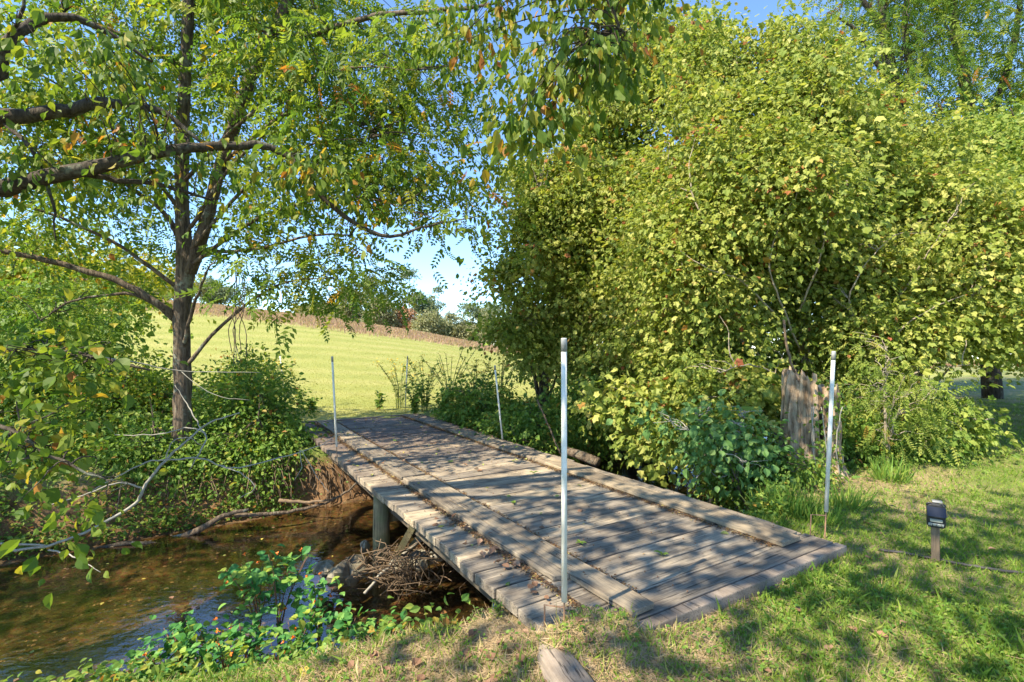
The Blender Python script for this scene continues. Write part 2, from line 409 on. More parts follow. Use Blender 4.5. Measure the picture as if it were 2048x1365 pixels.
# ground
def ground_mat():
    m,nt,b,out=new_mat('ground_soil_and_turf')
    geo=nt.nodes.new('ShaderNodeNewGeometry'); pos=geo.outputs['Position']
    sep=nt.nodes.new('ShaderNodeSeparateXYZ'); nt.links.new(pos,sep.inputs[0])
    nA=noise(nt,pos,1.1,6,.6); nB=noise(nt,pos,7,6,.65); nC=noise(nt,pos,40,4,.7); nD=noise(nt,pos,.35,3)
    turf=ramp(nt,[(.32,(.07,.11,.025)),(.48,(.15,.185,.045)),(.58,(.25,.21,.10)),(.72,(.36,.28,.155))],
              math_n(nt,'ADD',math_n(nt,'MULTIPLY',nA.outputs[0],.55),math_n(nt,'MULTIPLY',nC.outputs[0],.45))).outputs[0]
    tha=nt.nodes.new('ShaderNodeAttribute'); tha.attribute_name='thatch'
    thc=ramp(nt,[(.35,(.17,.11,.06)),(.5,(.34,.24,.14)),(.65,(.48,.36,.22))],nC.outputs[0]).outputs[0]
    turf=mix(nt,math_n(nt,'MULTIPLY',tha.outputs['Fac'],.85),turf,thc)
    # field: light turf with faint mower bands
    wv=nt.nodes.new('ShaderNodeTexWave'); wv.bands_direction='Y'; wv.inputs['Scale'].default_value=.09; wv.inputs['Distortion'].default_value=2.5; wv.inputs['Detail'].default_value=2; wv.inputs['Detail Scale'].default_value=.6
    nt.links.new(pos,wv.inputs['Vector'])
    f1=ramp(nt,[(.25,(.20,.225,.05)),(.5,(.27,.275,.07)),(.75,(.34,.31,.11))],math_n(nt,'ADD',math_n(nt,'MULTIPLY',nD.outputs[0],.45),math_n(nt,'ADD',math_n(nt,'MULTIPLY',wv.outputs[0],.18),math_n(nt,'MULTIPLY',nB.outputs[0],.37)))).outputs[0]
    ridge=nt.nodes.new('ShaderNodeAttribute'); ridge.attribute_name='ridge'
    f1=mix(nt,ridge.outputs['Fac'],f1,(.38,.27,.18,1))
    fld=nt.nodes.new('ShaderNodeAttribute'); fld.attribute_name='field'
    c=mix(nt,fld.outputs['Fac'],turf,f1)
    # soil on the banks by height
    soilm=nt.nodes.new('ShaderNodeMapRange'); soilm.inputs[1].default_value=-.22; soilm.inputs[2].default_value=-.42
    nt.links.new(math_n(nt,'MULTIPLY_ADD',nB.outputs[0],.25,math_n(nt,'SUBTRACT',sep.outputs[2],.12)),soilm.inputs[0])
    soil=ramp(nt,[(.3,(.10,.055,.028)),(.5,(.20,.115,.055)),(.7,(.30,.185,.095))],nB.outputs[0]).outputs[0]
    c=mix(nt,soilm.outputs[0],c,soil)
    # bed: sand with pebbles; dark patches part silt, part shade painted in
    vo=nt.nodes.new('ShaderNodeTexVoronoi'); vo.inputs['Scale'].default_value=22; nt.links.new(mapping(nt,pos,(1,1.25,1)),vo.inputs['Vector'])
    sand=ramp(nt,[(.38,(.018,.015,.009)),(.48,(.05,.037,.018)),(.57,(.14,.10,.05)),(.69,(.32,.24,.14))],math_n(nt,'ADD',math_n(nt,'MULTIPLY',nA.outputs[0],.6),math_n(nt,'MULTIPLY',nB.outputs[0],.4))).outputs[0]
    peb=mix(nt,.45,sand,vo.outputs['Color'],'MULTIPLY')
    bedm=nt.nodes.new('ShaderNodeMapRange'); bedm.inputs[1].default_value=WATER+.05; bedm.inputs[2].default_value=WATER-.03
    nt.links.new(sep.outputs[2],bedm.inputs[0])
    c=mix(nt,bedm.outputs[0],c,peb)
    nt.links.new(c,b.inputs['Base Color']); b.inputs['Roughness'].default_value=.92; b.inputs['Specular IOR Level'].default_value=.15
    bump(nt,math_n(nt,'ADD',nB.outputs[0],math_n(nt,'MULTIPLY',nC.outputs[0],.6)),.9,.03,b)
    return m
M['ground']=ground_mat()

def water_mat():
    m,nt,b,out=new_mat('creek_water'); nt.nodes.remove(b)
    pos=nt.nodes.new('ShaderNodeNewGeometry').outputs['Position']
    n1=noise(nt,mapping(nt,pos,(1.0,1.6,1)),9,3,.5); n2=noise(nt,pos,2.2,2)
    bp=nt.nodes.new('ShaderNodeBump'); bp.inputs['Strength'].default_value=.16; bp.inputs['Distance'].default_value=.02
    nt.links.new(math_n(nt,'ADD',n1.outputs[0],math_n(nt,'MULTIPLY',n2.outputs[0],1.5)),bp.inputs['Height'])
    lw=nt.nodes.new('ShaderNodeLayerWeight'); lw.inputs['Blend'].default_value=.5; nt.links.new(bp.outputs[0],lw.inputs['Normal'])
    refl=math_n(nt,'MULTIPLY_ADD',math_n(nt,'POWER',lw.outputs['Facing'],3.4),.90,.11)
    tr=nt.nodes.new('ShaderNodeBsdfTransparent'); tr.inputs['Color'].default_value=(.90,.80,.60,1)
    gl=nt.nodes.new('ShaderNodeBsdfGlossy'); gl.inputs['Roughness'].default_value=.02; nt.links.new(bp.outputs[0],gl.inputs['Normal'])
    ms=nt.nodes.new('ShaderNodeMixShader'); nt.links.new(refl,ms.inputs[0]); nt.links.new(tr.outputs[0],ms.inputs[1]); nt.links.new(gl.outputs[0],ms.inputs[2])
    nt.links.new(ms.outputs[0],out.inputs['Surface']); return m
M['water']=water_mat()

# ------------------------------------------------------------------ ground sheet
def sinh_axis(lo, hi, c, n, a):
    u=np.linspace(-1,1,n); s=np.sinh(a*u)/np.sinh(a)
    return np.where(s<0, c+s*(c-lo), c+s*(hi-c))
gx=sinh_axis(-420,420,-1.0,640,6.2); gy=sinh_axis(-160,620,5.0,620,6.0)
XX,YY=np.meshgrid(gx,gy)
ZZ=ground_z(XX,YY)
nx,ny=len(gx),len(gy)
idx=np.arange(nx*ny).reshape(ny,nx)
quads=np.stack([idx[:-1,:-1],idx[:-1,1:],idx[1:,1:],idx[1:,:-1]],-1).reshape(-1,4)
g=mesh_np('ground',np.stack([XX,YY,ZZ],-1).reshape(-1,3),quads,M['ground'],smooth=True)
S_,T_=st(XX,YY)
fa=g.data.attributes.new('field','FLOAT','POINT'); fa.data.foreach_set('value',(sm((S_-8.0+.4*wob(XX,YY,2.0))/1.2)*(T_<40)).ravel().astype(np.float32))
def ridge_y(x,y):  # 0..1 where the unmown tall grass stands
    b=np.clip(x/np.maximum(y,1),-1.6,1)
    y0=np.interp(b,[-1,-.57,-.3,-.014,.3],[47,45,43,47,54])
    return sm((y-y0)/10.0)
ra=g.data.attributes.new('ridge','FLOAT','POINT'); ra.data.foreach_set('value',(ridge_y(XX,YY)*.6).ravel().astype(np.float32))
th=g.data.attributes.new('thatch','FLOAT','POINT')
def thatch_w(x,y):
    s_,t_=st(x,y)
    return np.clip(np.exp(-((x+.25)**2/1.3+(y-2.35)**2/.9))*1.3+np.exp(-((t_-.3)**2)/.5-((s_+.05)**2)/.25)+.9*np.exp(-((x-4.3)**2/.8+(y-6.1)**2/.3))+.5*sm((wob(x,y,.9,9)-.25)*2),0,1)
th.data.foreach_set('value',thatch_w(XX,YY).ravel().astype(np.float32))
tag(g,'lawn, creek banks, sandy creek bed and mown hill field','ground',kind='structure')

# water
tt=np.linspace(-14,26,220); ww=np.linspace(0,1,40)
TT,WW=np.meshgrid(tt,ww)
SS=(snear(TT)-.45)*(1-WW)+(sfar(TT)+.35)*WW
WX=P0[0]+SS*Vv[0]+TT*Uv[0]; WY=P0[1]+SS*Vv[1]+TT*Uv[1]
idx=np.arange(TT.size).reshape(TT.shape)
w=mesh_np('water',np.stack([WX,WY,np.full_like(WX,WATER)],-1).reshape(-1,3),np.stack([idx[:-1,:-1],idx[:-1,1:],idx[1:,1:],idx[1:,:-1]],-1).reshape(-1,4),M['water'])
tag(w,'shallow clear brown creek water','creek',kind='structure')

# ------------------------------------------------------------------ bridge
bridge=empty('timber_bridge',(P0[0],P0[1],0),'weathered plank bridge with two runner boards crossing the creek','bridge',rz=TH)
planks=[]; mb=MB(); s=0.0; i=0
while s<BL:
    wdt=random.uniform(.215,.30) if s<BL-.3 else BL-s
    off=random.uniform(-.014,.014); off2=random.uniform(-.03,.03)
    if s==0: off=0;off2=0
    dz=random.uniform(-.006,.006)
    gap=random.uniform(.008,.022)
    mb.box((BW/2+(off+off2)/2, s+wdt/2, -.035+dz),(BW+off2-off, wdt-gap, .07),rot=random.uniform(-.003,.003),r=random.random(),jit=.003)
    planks.append((s,wdt)); s+=wdt; i+=1
mb.build('deck',M['deck'],bridge,bevel=.006)
nb=MB()
for (s_a,wd_) in planks:
    for t_ in (.20,1.04,1.76,2.52):
        for e in (.28,.72):
            x_=t_+random.uniform(-.012,.012); y_=s_a+wd_*e; nb.tube([(x_,y_,.001),(x_,y_,.0085)],.0055,6)
nb.build('nail_heads',M['rust'],bridge)['kind']='stuff'
# runner boards laid lengthwise
def runner(s0,s1,t0,t1,z=.022,th=.036,rot=0.0,r=.5):
    m_=MB(); n=max(2,int((s1-s0)/.4))
    # a long board with a slightly uneven outline
    vs=[];fs=[]
    for k in range(n+1):
        s_=s0+(s1-s0)*k/n; e0=random.uniform(-.006,.006); e1=random.uniform(-.006,.006); dz=random.uniform(-.003,.003)
        dt=rot*(s_-s0)
        if k in (0,n): e0*=2;e1*=2
        ds0=random.uniform(-.02,.02) if k in (0,n) else 0; ds1=random.uniform(-.02,.02) if k in (0,n) else 0
        vs+= [(t0+e0+dt,s_+ds0,z-th/2+.0),(t1+e1+dt,s_+ds1,z-th/2),(t1+e1+dt,s_+ds1,z+th/2+dz),(t0+e0+dt,s_+ds0,z+th/2+dz)]
    for k in range(n):
        b=k*4
        for j in range(4): fs.append((b+j,b+(j+1)%4,b+4+(j+1)%4,b+4+j))
    fs.append((3,2,1,0)); fs.append(tuple(n*4+j for j in range(4)))
    m_.add(vs,fs,r)
    o_=m_.build('runner_board',M['runner'],bridge,bevel=.005); return o_
runner(.02,3.62,.50,.70,r=.55); runner(.62,3.64,.372,.496,r=.35)
runner(3.68,6.5,.37,.69,r=.2); runner(6.54,9.0,.38,.70,r=.7)
runner(.14,3.9,2.29,2.53,r=.8); runner(.22,3.7,2.537,2.64,.024,.035,r=.45)
runner(3.95,6.6,2.29,2.60,r=.4); runner(6.65,9.05,2.28,2.59,r=.25)
mb=MB(); mb.box((BW/2,-.05,-.055),(BW+.03,.085,.10),r=.3,jit=.004); mb.build('end_beam',M['kerb'],bridge,bevel=.008)
for t_ in (.22,1.05,1.75,2.5):
    mb=MB(); mb.box((t_,4.6,-.175),(.12,9.0,.20),r=random.random()); mb.build('stringer',M['beam'],bridge,bevel=.006)
for s_ in (3.49,):
    mb=MB(); mb.box((BW/2,s_+.14,-.36),(BW-.2,.1,.16),r=.4); mb.build('cross_beam',M['post'],bridge,bevel=.006)
    for t_ in (.08,1.38,2.66):
        mb=MB(); n=14
        mb.tube([(t_,s_,-1.55),(t_,s_,-1.0),(t_,s_,-.5),(t_,s_,-.075)],[.098,.095,.093,.09],n,r=random.random(),rough=.02)
        mb.build('post',M['post'],bridge,smooth=True)
def brace(a,b,w=.075,h=.05):
    a=np.array(a);b=np.array(b); m_=MB(); m_.tube([a,b],[w*.62,w*.62],4,r=.5); m_.build('brace',M['post'],bridge)
brace((.10,3.42,-.98),(.14,2.62,-.16)); brace((.30,3.60,-.95),(1.15,3.60,-.18)); brace((2.5,3.4,-.98),(2.5,2.6,-.16))
brace((.22,3.0,-.18),(1.2,2.35,-.72),.07)

# blue drum added under the deck in place of a sky reflection
bd=bridge_pt(1.22,.42)
dr=empty('stand_in_drum',(bd[0],bd[1],gz(*bd)-.05),'added blue drum standing in for a sky reflection under the near end of the bridge','drum')
mb=MB(); zb=-.12-0.15-dr.location[2]
zb=min(zb,.62)
prof=[(0,.13),(.03,.15),(zb*.3,.155),(zb*.33,.165),(zb*.36,.155),(zb*.62,.155),(zb*.65,.165),(zb*.68,.155),(zb*.96,.15),(zb,.13)]
mb.tube([(0,0,z) for z,_ in prof],[r_ for _,r_ in prof],24); mb.build('drum_body',M['blue'],dr,smooth=True)
mb=MB(); mb.tube([(0.06,0,zb),(0.06,0,zb+.02)],[.03,.03],12); mb.build('bung',M['black'],dr)

# half buried old timber by the near left corner
kb=at(1100,1280,2.75); p1=at(1095,1290,2.72); p2=at(1215,1440,2.1)
ko=empty('timber_kerb',(p1[0],p1[1],gz(p1[0],p1[1])-.065),'rounded grey timber half buried in straw at the bottom edge beside the bridge corner','timber')
mb=MB(); L_=math.hypot(p2[0]-p1[0],p2[1]-p1[1])
an=math.atan2(p2[1]-p1[1],p2[0]-p1[0])-math.pi/2
ko.rotation_euler=(0,0,an)
for k in range(1):
    vs=[];fs=[];nn=9
    for k2 in range(nn):
        y=-.03+(L_+.5)*k2/(nn-1); 
        e=.0 if k2 else .03
        rowp=[(-.09+e,-.12),(-.095+e,.03),(-.07+e,.075),(.07-e,.08),(.10-e,.04),(.10-e,-.12)]
        for (x_,z_) in rowp: vs.append((x_+.008*math.sin(y*9),y,z_-(.03 if k2==0 else 0)-.01+.006*math.sin(y*13+x_*20)))
    for k2 in range(nn-1):
        for j in range(5): a=k2*6+j; fs.append((a+1,a,a+6,a+7))
    fs.append((0,1,2,3,4,5))
    mb.add(vs,fs,.4)
mb.build('timber_body',M['kerb'],ko,smooth=True)

# ------------------------------------------------------------------ marker poles
def pole(x,y,top,zbot,lean,dia,label,spike=True,fork=False,capm='cap'):
    z0=gz(x,y)
    if 0<st(x,y)[0]<BL and 0<st(x,y)[1]<BW: z0=0.0
    o=empty('marker_pole',(x,y,z0),label,'marker pole','white pipe marker poles along the bridge')
    b0=np.array([0,0,zbot-z0]); b1=np.array([lean[0],lean[1],top-z0])
    mb=MB(); mb.tube([b0,b0*.5+b1*.5,b1],dia/2,14); mb.build('pipe',M['pvc'],o,smooth=True)
    d=(b1-b0)/np.linalg.norm(b1-b0)
    mb=MB(); mb.tube([b1-d*.075,b1-d*.004,b1+d*.004],[dia*.5+.0012,dia*.5+.0012,dia*.4],14); mb.build('cap',M[capm],o,smooth=True)
    mb=MB(); dn=-d; e=b0+dn*(zbot-z0+.10)
    mb.tube([b0-dn*.02,e],.006,6); mb.build('spike',M['rust'],o)
    if fork:
        mb=MB(); q=b0+dn*.035; lft=np.array([-.11,.03,0])
        mb.tube([q,q+lft,q+lft+dn*(abs(zbot-z0)+.08)],.006,6); mb.build('step_prong',M['rust'],o)
    return o
a=at(1128,1200,2.86); pole(a[0],a[1],at(0,677,2.86)[2],a[2],(.0,0),.033,'tall white pole in front, beside the near left corner of the bridge',fork=True)
a=at(674,893,7.25); pole(a[0],a[1],at(0,713,7.25)[2],a[2],(-.07,0),.030,'thin white pole standing at the left deck edge halfway over the creek')
a=at(1650,1022,4.35); pole(a[0],a[1],at(0,703,4.35)[2],a[2],(.075,0),.033,'white pole leaning right beside the near right corner, in front of the stump',fork=True)
a=at(1005,878,8.4); pole(a[0],a[1],at(0,731,8.4)[2],a[2],(-.13,0),.030,'white pole leaning left beyond the right deck edge')
a=at(811,812,12.2); pole(a[0],a[1],at(0,712,12.2)[2],a[2],(.05,0),.028,'thin pole among goldenrod at the far right corner of the bridge')
a=at(572,806,12.6); pole(a[0],a[1],at(0,706,12.6)[2],a[2],(-.16,0),.028,'thin grey pole behind the weeds at the far left corner of the bridge')

# ------------------------------------------------------------------ solar light on a stake
a=at(1868,1128,3.87)
so=empty('solar_light',(a[0],a[1],gz(a[0],a[1])),'black solar spot light fixed on a short wooden stake in the lawn','garden light',rz=R(-36))
mb=MB(); mb.box((0,.03,.20),(.052,.045,.52),r=.5,jit=.003,); mb.build('stake',M['stake'],so,bevel=.004)
mb=MB(); mb.box((0.012,.03,.470),(.062,.055,.012)); mb.build('stake_cap',M['cap'],so,bevel=.003)
def rounded_slab(w,h,d,n=6,r=.02):
    pts=[]
    for cx,cy,a0 in ((w/2-r,h/2-r,0),(-w/2+r,h/2-r,90),(-w/2+r,-h/2+r,180),(w/2-r,-h/2+r,270)):
        for k in range(n): an_=R(a0+90*k/(n-1)); pts.append((cx+r*math.cos(an_),cy+r*math.sin(an_)))
    m_=len(pts); vs=[(x,-d/2,y) for x,y in pts]+[(x,d/2,y) for x,y in pts]
    fs=[tuple(range(m_)),tuple(reversed(range(m_,2*m_)))]+[(k+m_,(k+1)%m_+m_,(k+1)%m_,k) for k in range(m_)]
    return vs,fs
mb=MB(); vs,fs=rounded_slab(.112,.175,.055,r=.026); mb.add([(x,y-.03,z+.375) for x,y,z in vs],fs); lb=mb.build('lamp_body',M['black'],so,bevel=.004)
mb=MB(); vs,fs=rounded_slab(.114,.085,.012,r=.010)
ca,sa=math.cos(R(-38)),math.sin(R(-38))
mb.add([(x,-.075+y*ca-z*sa, .415+y*sa+z*ca) for x,y,z in vs],fs); mb.build('solar_panel',M['panel'],so,bevel=.002)
mb=MB(); vs,fs=rounded_slab(.075,.022,.012,r=.006); mb.add([(x,y-.062,z+.345) for x,y,z in vs],fs); mb.build('lens',M['lens'],so,bevel=.002)
for sx in (-1,1):
    mb=MB(); mb.tube([(sx*.04+.016*math.cos(R(q)),-.045,.452+.018*math.sin(R(q))) for q in range(0,181,30)],.006,6); mb.build('hinge_lug',M['black'],so,smooth=True)
mb=MB()
for k in range(12):
    x=-.042+.0076*k; mb.tube([(x,-.065,.325),(x+random.uniform(-.004,.004),-.068,.305)],.004,6)
mb.build('bulb_cluster',M['lens'],so,smooth=True)
# hose
pts=[at(1755,1103,4.1),at(1830,1118,3.98),at(1900,1133,3.85),at(1960,1148,3.75),at(2060,1163,3.65),at(2200,1180,3.6)]
pts=[np.array([p[0],p[1],gz(p[0],p[1])+.018]) for p in pts]
mb=MB(); mb.tube([q for q in smooth_line(pts,6,.004)],.011,8); tag(mb.build('garden_hose',M['hose'],smooth=True),'dark hose lying in the grass past the foot of the light stake','hose')

# ------------------------------------------------------------------ trees
def grow_crown(name, parent, blobs, ncl, per, size, tmpl, mat, spread=.35, droop=.35, shell=.55, cores=None, upn=.9, flat=.55, lumpy=0, clear=False, minz=None):
    """clusters of leaves scattered through ellipsoid blobs; returns cluster centres"""
    if lumpy:
        nb_=[]
        for b in blobs:
            w_=b[2] if len(b)>2 else b[1][0]*b[1][1]*b[1][2]
            nb_.append((b[0],tuple(q*.72 for q in b[1]),w_*.10))
            for j in range(lumpy):
                dd=norm(rng.normal(size=3)+np.array([0,-.5,.1])); tip=j%3==0; rr=rng.uniform(.98,1.22) if tip else rng.uniform(.55,.98)
                f_=rng.uniform(.08,.14) if tip else rng.uniform(.18,.38)
                nb_.append((tuple(np.array(b[0])+dd*np.array(b[1])*rr),(b[1][0]*f_*1.15,b[1][1]*f_,b[1][2]*f_*.72),w_*.90/lumpy*(f_/.31)**2))
        blobs=nb_
    wts=np.array([b[2] if len(b)>2 else b[1][0]*b[1][1]*b[1][2] for b in blobs],float); wts/=wts.sum()
    which=rng.choice(len(blobs),ncl,p=wts)
    C_=np.array([b[0] for b in blobs])[which]; Rr=np.array([b[1] for b in blobs])[which]
    d=norm(rng.normal(size=(ncl,3))); r=rng.random(ncl)**(shell*.6)
    # lumpy outline
    lump=1+.22*np.sin(d[:,0]*7+C_[:,0]*3)*np.cos(d[:,2]*8+C_[:,1])+.13*rng.normal(size=ncl)
    cen=C_+d*Rr*(r*lump)[:,None]
    if minz:
        kk=cen[:,2]>ground_z(cen[:,0],cen[:,1])+minz+.5*rng.random(ncl); cen=cen[kk]; d=d[kk]; Rr=Rr[kk]; ncl=len(cen)
    gzv=ground_z(cen[:,0],cen[:,1]); cen[:,2]=np.maximum(cen[:,2],np.maximum(gzv,WATER)+.12+.2*rng.random(ncl))
    outw=d*Rr; outw=norm(outw)
    keep=~((cen[:,0]>2.9)&(cen[:,0]<4.5)&(cen[:,1]>4.6)&(cen[:,1]<7.1)&(cen[:,2]<1.5)&(cen[:,0]/cen[:,1]>.50)&(cen[:,0]/cen[:,1]<.70)&(cen[:,2]>.30)) if parent.location[0]>2 else np.ones(ncl,bool)
    cen=cen[keep]; outw=outw[keep]; ncl=len(cen)
    sc=rng.uniform(.6,1.35,ncl)
    n=ncl*per
    ci=np.repeat(np.arange(ncl),per)
    # leaves sit on a drooping spray
    sprdir=norm(outw[ci]*np.array([1,1,.3])+rng.normal(size=(n,3))*.35)
    off=rng.normal(size=(n,3))*np.array([1,1,flat])*(spread*sc[ci])[:,None]
    if lumpy:
        sd_=norm(outw*np.array([1,1,.25])+rng.normal(size=(ncl,3))*.45+np.array([0,0,-.22]))
        ll=rng.uniform(-.9,1.1,n)*spread*1.7*sc[ci]
        off=off*(.52*(1.15-.35*np.abs(ll)/(spread*2)))[:,None]+sd_[ci]*ll[:,None]
    off[:,2]-=.35*np.linalg.norm(off[:,:2],axis=1)
    pts=cen[ci]+off
    if clear:      # keep the main trunk free of leaves on its open side
        kk=~((np.abs(pts[:,0]/pts[:,1]+.657)<.030)&(pts[:,1]<8.1)&(pts[:,2]<8)&(rng.random(n)<.8))
        zz=1.6+(pts[:,2]-1.6)*8/pts[:,1]; xx=pts[:,0]*8/pts[:,1]
        kk&=~((np.abs(xx-np.interp(zz,[3.0,3.46,4.26,5.3,6.25,7.13],[-5.1,-4.94,-4.74,-4.42,-4.06,-3.62]))<.17)&(zz>3.0)&(pts[:,1]<8.1)&(rng.random(n)<.72))
        pts=pts[kk]; ci=ci[kk]; off=off[kk]; n=len(pts)
    zfl=np.maximum(ground_z(pts[:,0],pts[:,1]),WATER)+.03
    pts[:,2]=np.maximum(pts[:,2],zfl)
    dirs=norm(norm(off+1e-6)*.8+outw[ci]*.5+rng.normal(size=(n,3))*.5+np.array([0,0,-droop*1.6]))
    nor=norm(rng.normal(size=(n,3))*.62+outw[ci]*.35+np.array([0,0,upn*.85]))
    sz=size*rng.uniform(.45,1.4,n)*rng.uniform(.65,1.3,ncl)[ci]
    # tint runs with the spray, single leaves vary a little
    rc=rng.random(ncl); rnd=np.clip(rc[ci]*.62+rng.random(n)*.38,0,1); odd=(rng.random(n)<.008)|((rc>.987)[ci]&(rng.random(n)<.8)); rnd[odd]=rng.uniform(.93,1,odd.sum())
    leaves(name,pts,dirs,nor,sz,tmpl,mat,parent,rnd)
    return cen
def skeleton(parent, trunk, limbs, cen, mat, twig_mat, ntwig=120, twig_r=.012, name='trunk', limb_mat=None):
    """trunk: (x,y,z,r) pts. limbs: list of such. twigs run from the nearest limb point to cluster centres"""
    nodes=[]
    L0=np.array(parent.location)
    mb=MB(); tl=smooth_line(trunk,5,.008)
    mb.tube([q[:3]-L0 for q in tl],[q[3] for q in tl],12,rough=.07); nodes+= [q for q in tl[len(tl)//3:]]
    mb.build(name,mat,parent,smooth=True)
    for lb in limbs:
        l2=smooth_line(lb,5,.012); nodes+=l2
        mb=MB(); mb.tube([q[:3]-L0 for q in l2],[max(q[3],.003) for q in l2],8,rough=.08); mb.build('limb',limb_mat or mat,parent,smooth=True)
    if len(cen) and ntwig:
        N=np.array([q[:3] for q in nodes]); mb=MB()
        sel=rng.choice(len(cen),min(ntwig,len(cen)),replace=False)
        for c in cen[sel]:
            dd=np.linalg.norm(N-c,axis=1)+.6*np.maximum(0,N[:,2]-c[2]); k=int(np.argmin(dd)); a=N[k]
            if dd[k]>3.2: continue
            mid=(a+c)/2+np.array([random.uniform(-.15,.15),random.uniform(-.15,.15),.12*dd[k]])
            l3=smooth_line([a,(a*.6+mid*.4)+rng.normal(size=3)*.03,mid,c],3,.01)
            m_=len(l3); mb.tube([q-L0 for q in l3],[twig_r*(1-.75*j/(m_-1)) *(.6+.3*dd[k]) for j in range(m_)],5,cap=False)
        if mb.v: mb.build('twigs',twig_mat,parent,smooth=True)['kind']='stuff'
def front_limbs(paths,r=.017):
    return [[(*at(*q),r*(1-.8*j/(len(p_)-1))) for j,q in enumerate(p_)] for p_ in paths]
def auto_limbs(trunk, blobs, n, r0=.05, keep_low=True):
    out=[]
    T0=np.array(trunk,float)
    for k in range(n):
        b=blobs[k%len(blobs)]
        c=np.array(b[0])+np.array([random.uniform(-.75,.75)*b[1][j] for j in range(3)])
        if random.random()<.5: c[1]=b[0][1]-.9*b[1][1]
        cand=T0[T0[:,2]<c[2]-.1]
        up=cand[cand[:,2]>c[2]-2.6] if len(cand) else cand
        if len(up): cand=up
        a=cand[-1] if len(cand) else T0[len(T0)//2]
        if len(cand)>1:
            f_=random.random(); a=cand[-1]*f_+cand[-2]*(1-f_)
        ln=np.linalg.norm(c-a[:3])
        m1=a[:3]*.65+c*.35+np.array([0,0,.12*ln]); m2=a[:3]*.3+c*.7+np.array([0,0,.12*ln])
        r_=min(r0,a[3]*.7)
        out.append([(*a[:3],r_),(*m1,r_*.75),(*m2,r_*.45),(*c,r_*.15)])
    return out
def tree(name,label,cat,group,base,blobs,ncl,per,size,tmpl,mat,tr,height,lean=(0,0),nl=8,bark='bark',twig='bark_pale',ntw=120,limbs=None,trunk=None,**kw):
    bz=gz(base[0],base[1])
    p=empty(name,(base[0],base[1],bz),label,cat,group)
    if trunk is None:
        trunk=[(base[0],base[1],bz-.15,tr*1.35),(base[0]+lean[0]*.12,base[1]+lean[1]*.12,bz+height*.12,tr),
               (base[0]+lean[0]*.5+random.uniform(-.1,.1),base[1]+lean[1]*.5,bz+height*.5,tr*.7),
               (base[0]+lean[0],base[1]+lean[1],bz+height*.93,tr*.15)]
    lb=(limbs or [])+auto_limbs(trunk,blobs,nl,tr*(.5 if not limbs else .22))
    cen=grow_crown('crown',p,blobs,ncl,per,size,tmpl,mat,**kw)
    skeleton(p,trunk,lb,cen,M[bark],M[twig],ntw*(2 if kw.get('lumpy') else 1))
    return p
def pb(px,py,Y,rx,rz,ry,w=None):
    c=at(px,py,Y); r=(rx*Y/F,ry,rz*Y/F)
    return (tuple(c),r,w if w is not None else r[0]*r[1]*r[2])

GB='leafy trees on the right bank'
# --- right side, far bank
tree('maple_tree','green maple at the right edge of the sky gap beyond the bridge','tree',GB,(.7,12.0),
     [pb(1110,560,11.6,105,250,1.3),pb(1150,370,11.6,120,120,1.2),pb(1060,420,11.4,55,40,.6,.5),pb(1040,640,11.4,45,60,.7,.8)],1300,26,.088,'maple',M['maple_warm'],.10,5.6,(.6,-.3),nl=10,lumpy=20)
tree('maple_tree','tall maple with dark inner leaves standing behind the tall front pole','tree',GB,(3.0,12.6),
     [pb(1270,280,11.8,135,260,1.6),pb(1290,90,11.6,75,110,1.0),pb(1240,620,11.0,140,210,1.4),pb(1330,420,10.2,90,200,1.0),pb(1370,120,12,80,100,1.1),pb(1180,230,11.8,60,60,.8)],2000,26,.088,'maple',M['maple_warm'],.13,8.3,(.2,-.3),nl=12,lumpy=26)
# --- right side, near bank
tree('maple_tree','large pale yellow green maple behind and above the broken stump','tree',GB,(5.6,8.7),
     [pb(1520,440,8.6,200,260,1.6),pb(1590,190,8.9,85,110,1.1),pb(1500,250,8.9,90,90,1.0),pb(1390,210,9.2,60,110,.8),pb(1480,120,9,22,45,.3,.25),pb(1570,75,9,28,40,.3,.25),pb(1640,110,9,25,40,.3,.22),pb(1400,80,9.2,22,40,.3,.22),pb(1330,640,8.8,90,120,1.0),pb(1340,400,9.2,70,130,.9),pb(1360,560,8.4,120,230,1.1),pb(1430,730,8.0,130,100,.8)],3300,24,.074,'maple',M['maple_warm'],.11,6.4,(-1.2,.4),nl=16,lumpy=30,bark='bark_pale',limbs=front_limbs([
     [(1600,700,7.9),(1560,600,7.3),(1540,520,7.1),(1570,430,7.0),(1590,400,6.95)],[(1600,620,7.8),(1640,520,7.3),(1660,430,7.1),(1700,370,7.1)],[(1560,640,7.8),(1480,560,7.3),(1420,540,7.0),(1360,500,7.1)],
     [(1560,520,7.6),(1500,400,7.3),(1520,300,7.4),(1560,250,7.5)],[(1480,500,7.6),(1400,420,7.4),(1380,330,7.6),(1400,250,7.8)],[(1580,760,7.6),(1500,730,7.1),(1440,745,6.8)]]))
tree('maple_tree','broad sunlit maple with low boughs to the right of the stump','tree',GB,(6.9,8.6),
     [pb(1770,480,9.0,200,200,1.7),pb(1830,610,8.8,190,110,1.4),pb(1700,640,8.4,120,150,1.1),pb(1690,300,9.2,80,80,.9),pb(1740,225,9.2,30,45,.3,.25),pb(1820,270,9.2,35,40,.3,.25),pb(1900,340,9.2,35,45,.3,.25)],3000,24,.074,'maple',M['maple_warm'],.10,6.2,(.2,.7),nl=16,lumpy=30,minz=.45,bark='bark_pale',limbs=front_limbs([
     [(1750,760,8.0),(1780,680,7.4),(1860,620,7.1),(1930,590,7.0)],[(1740,700,8.0),(1700,600,7.4),(1740,520,7.2),(1790,470,7.2)],[(1780,620,7.9),(1850,520,7.4),(1900,440,7.3)],[(1760,780,7.6),(1850,740,7.2),(1940,730,7.2)]]))
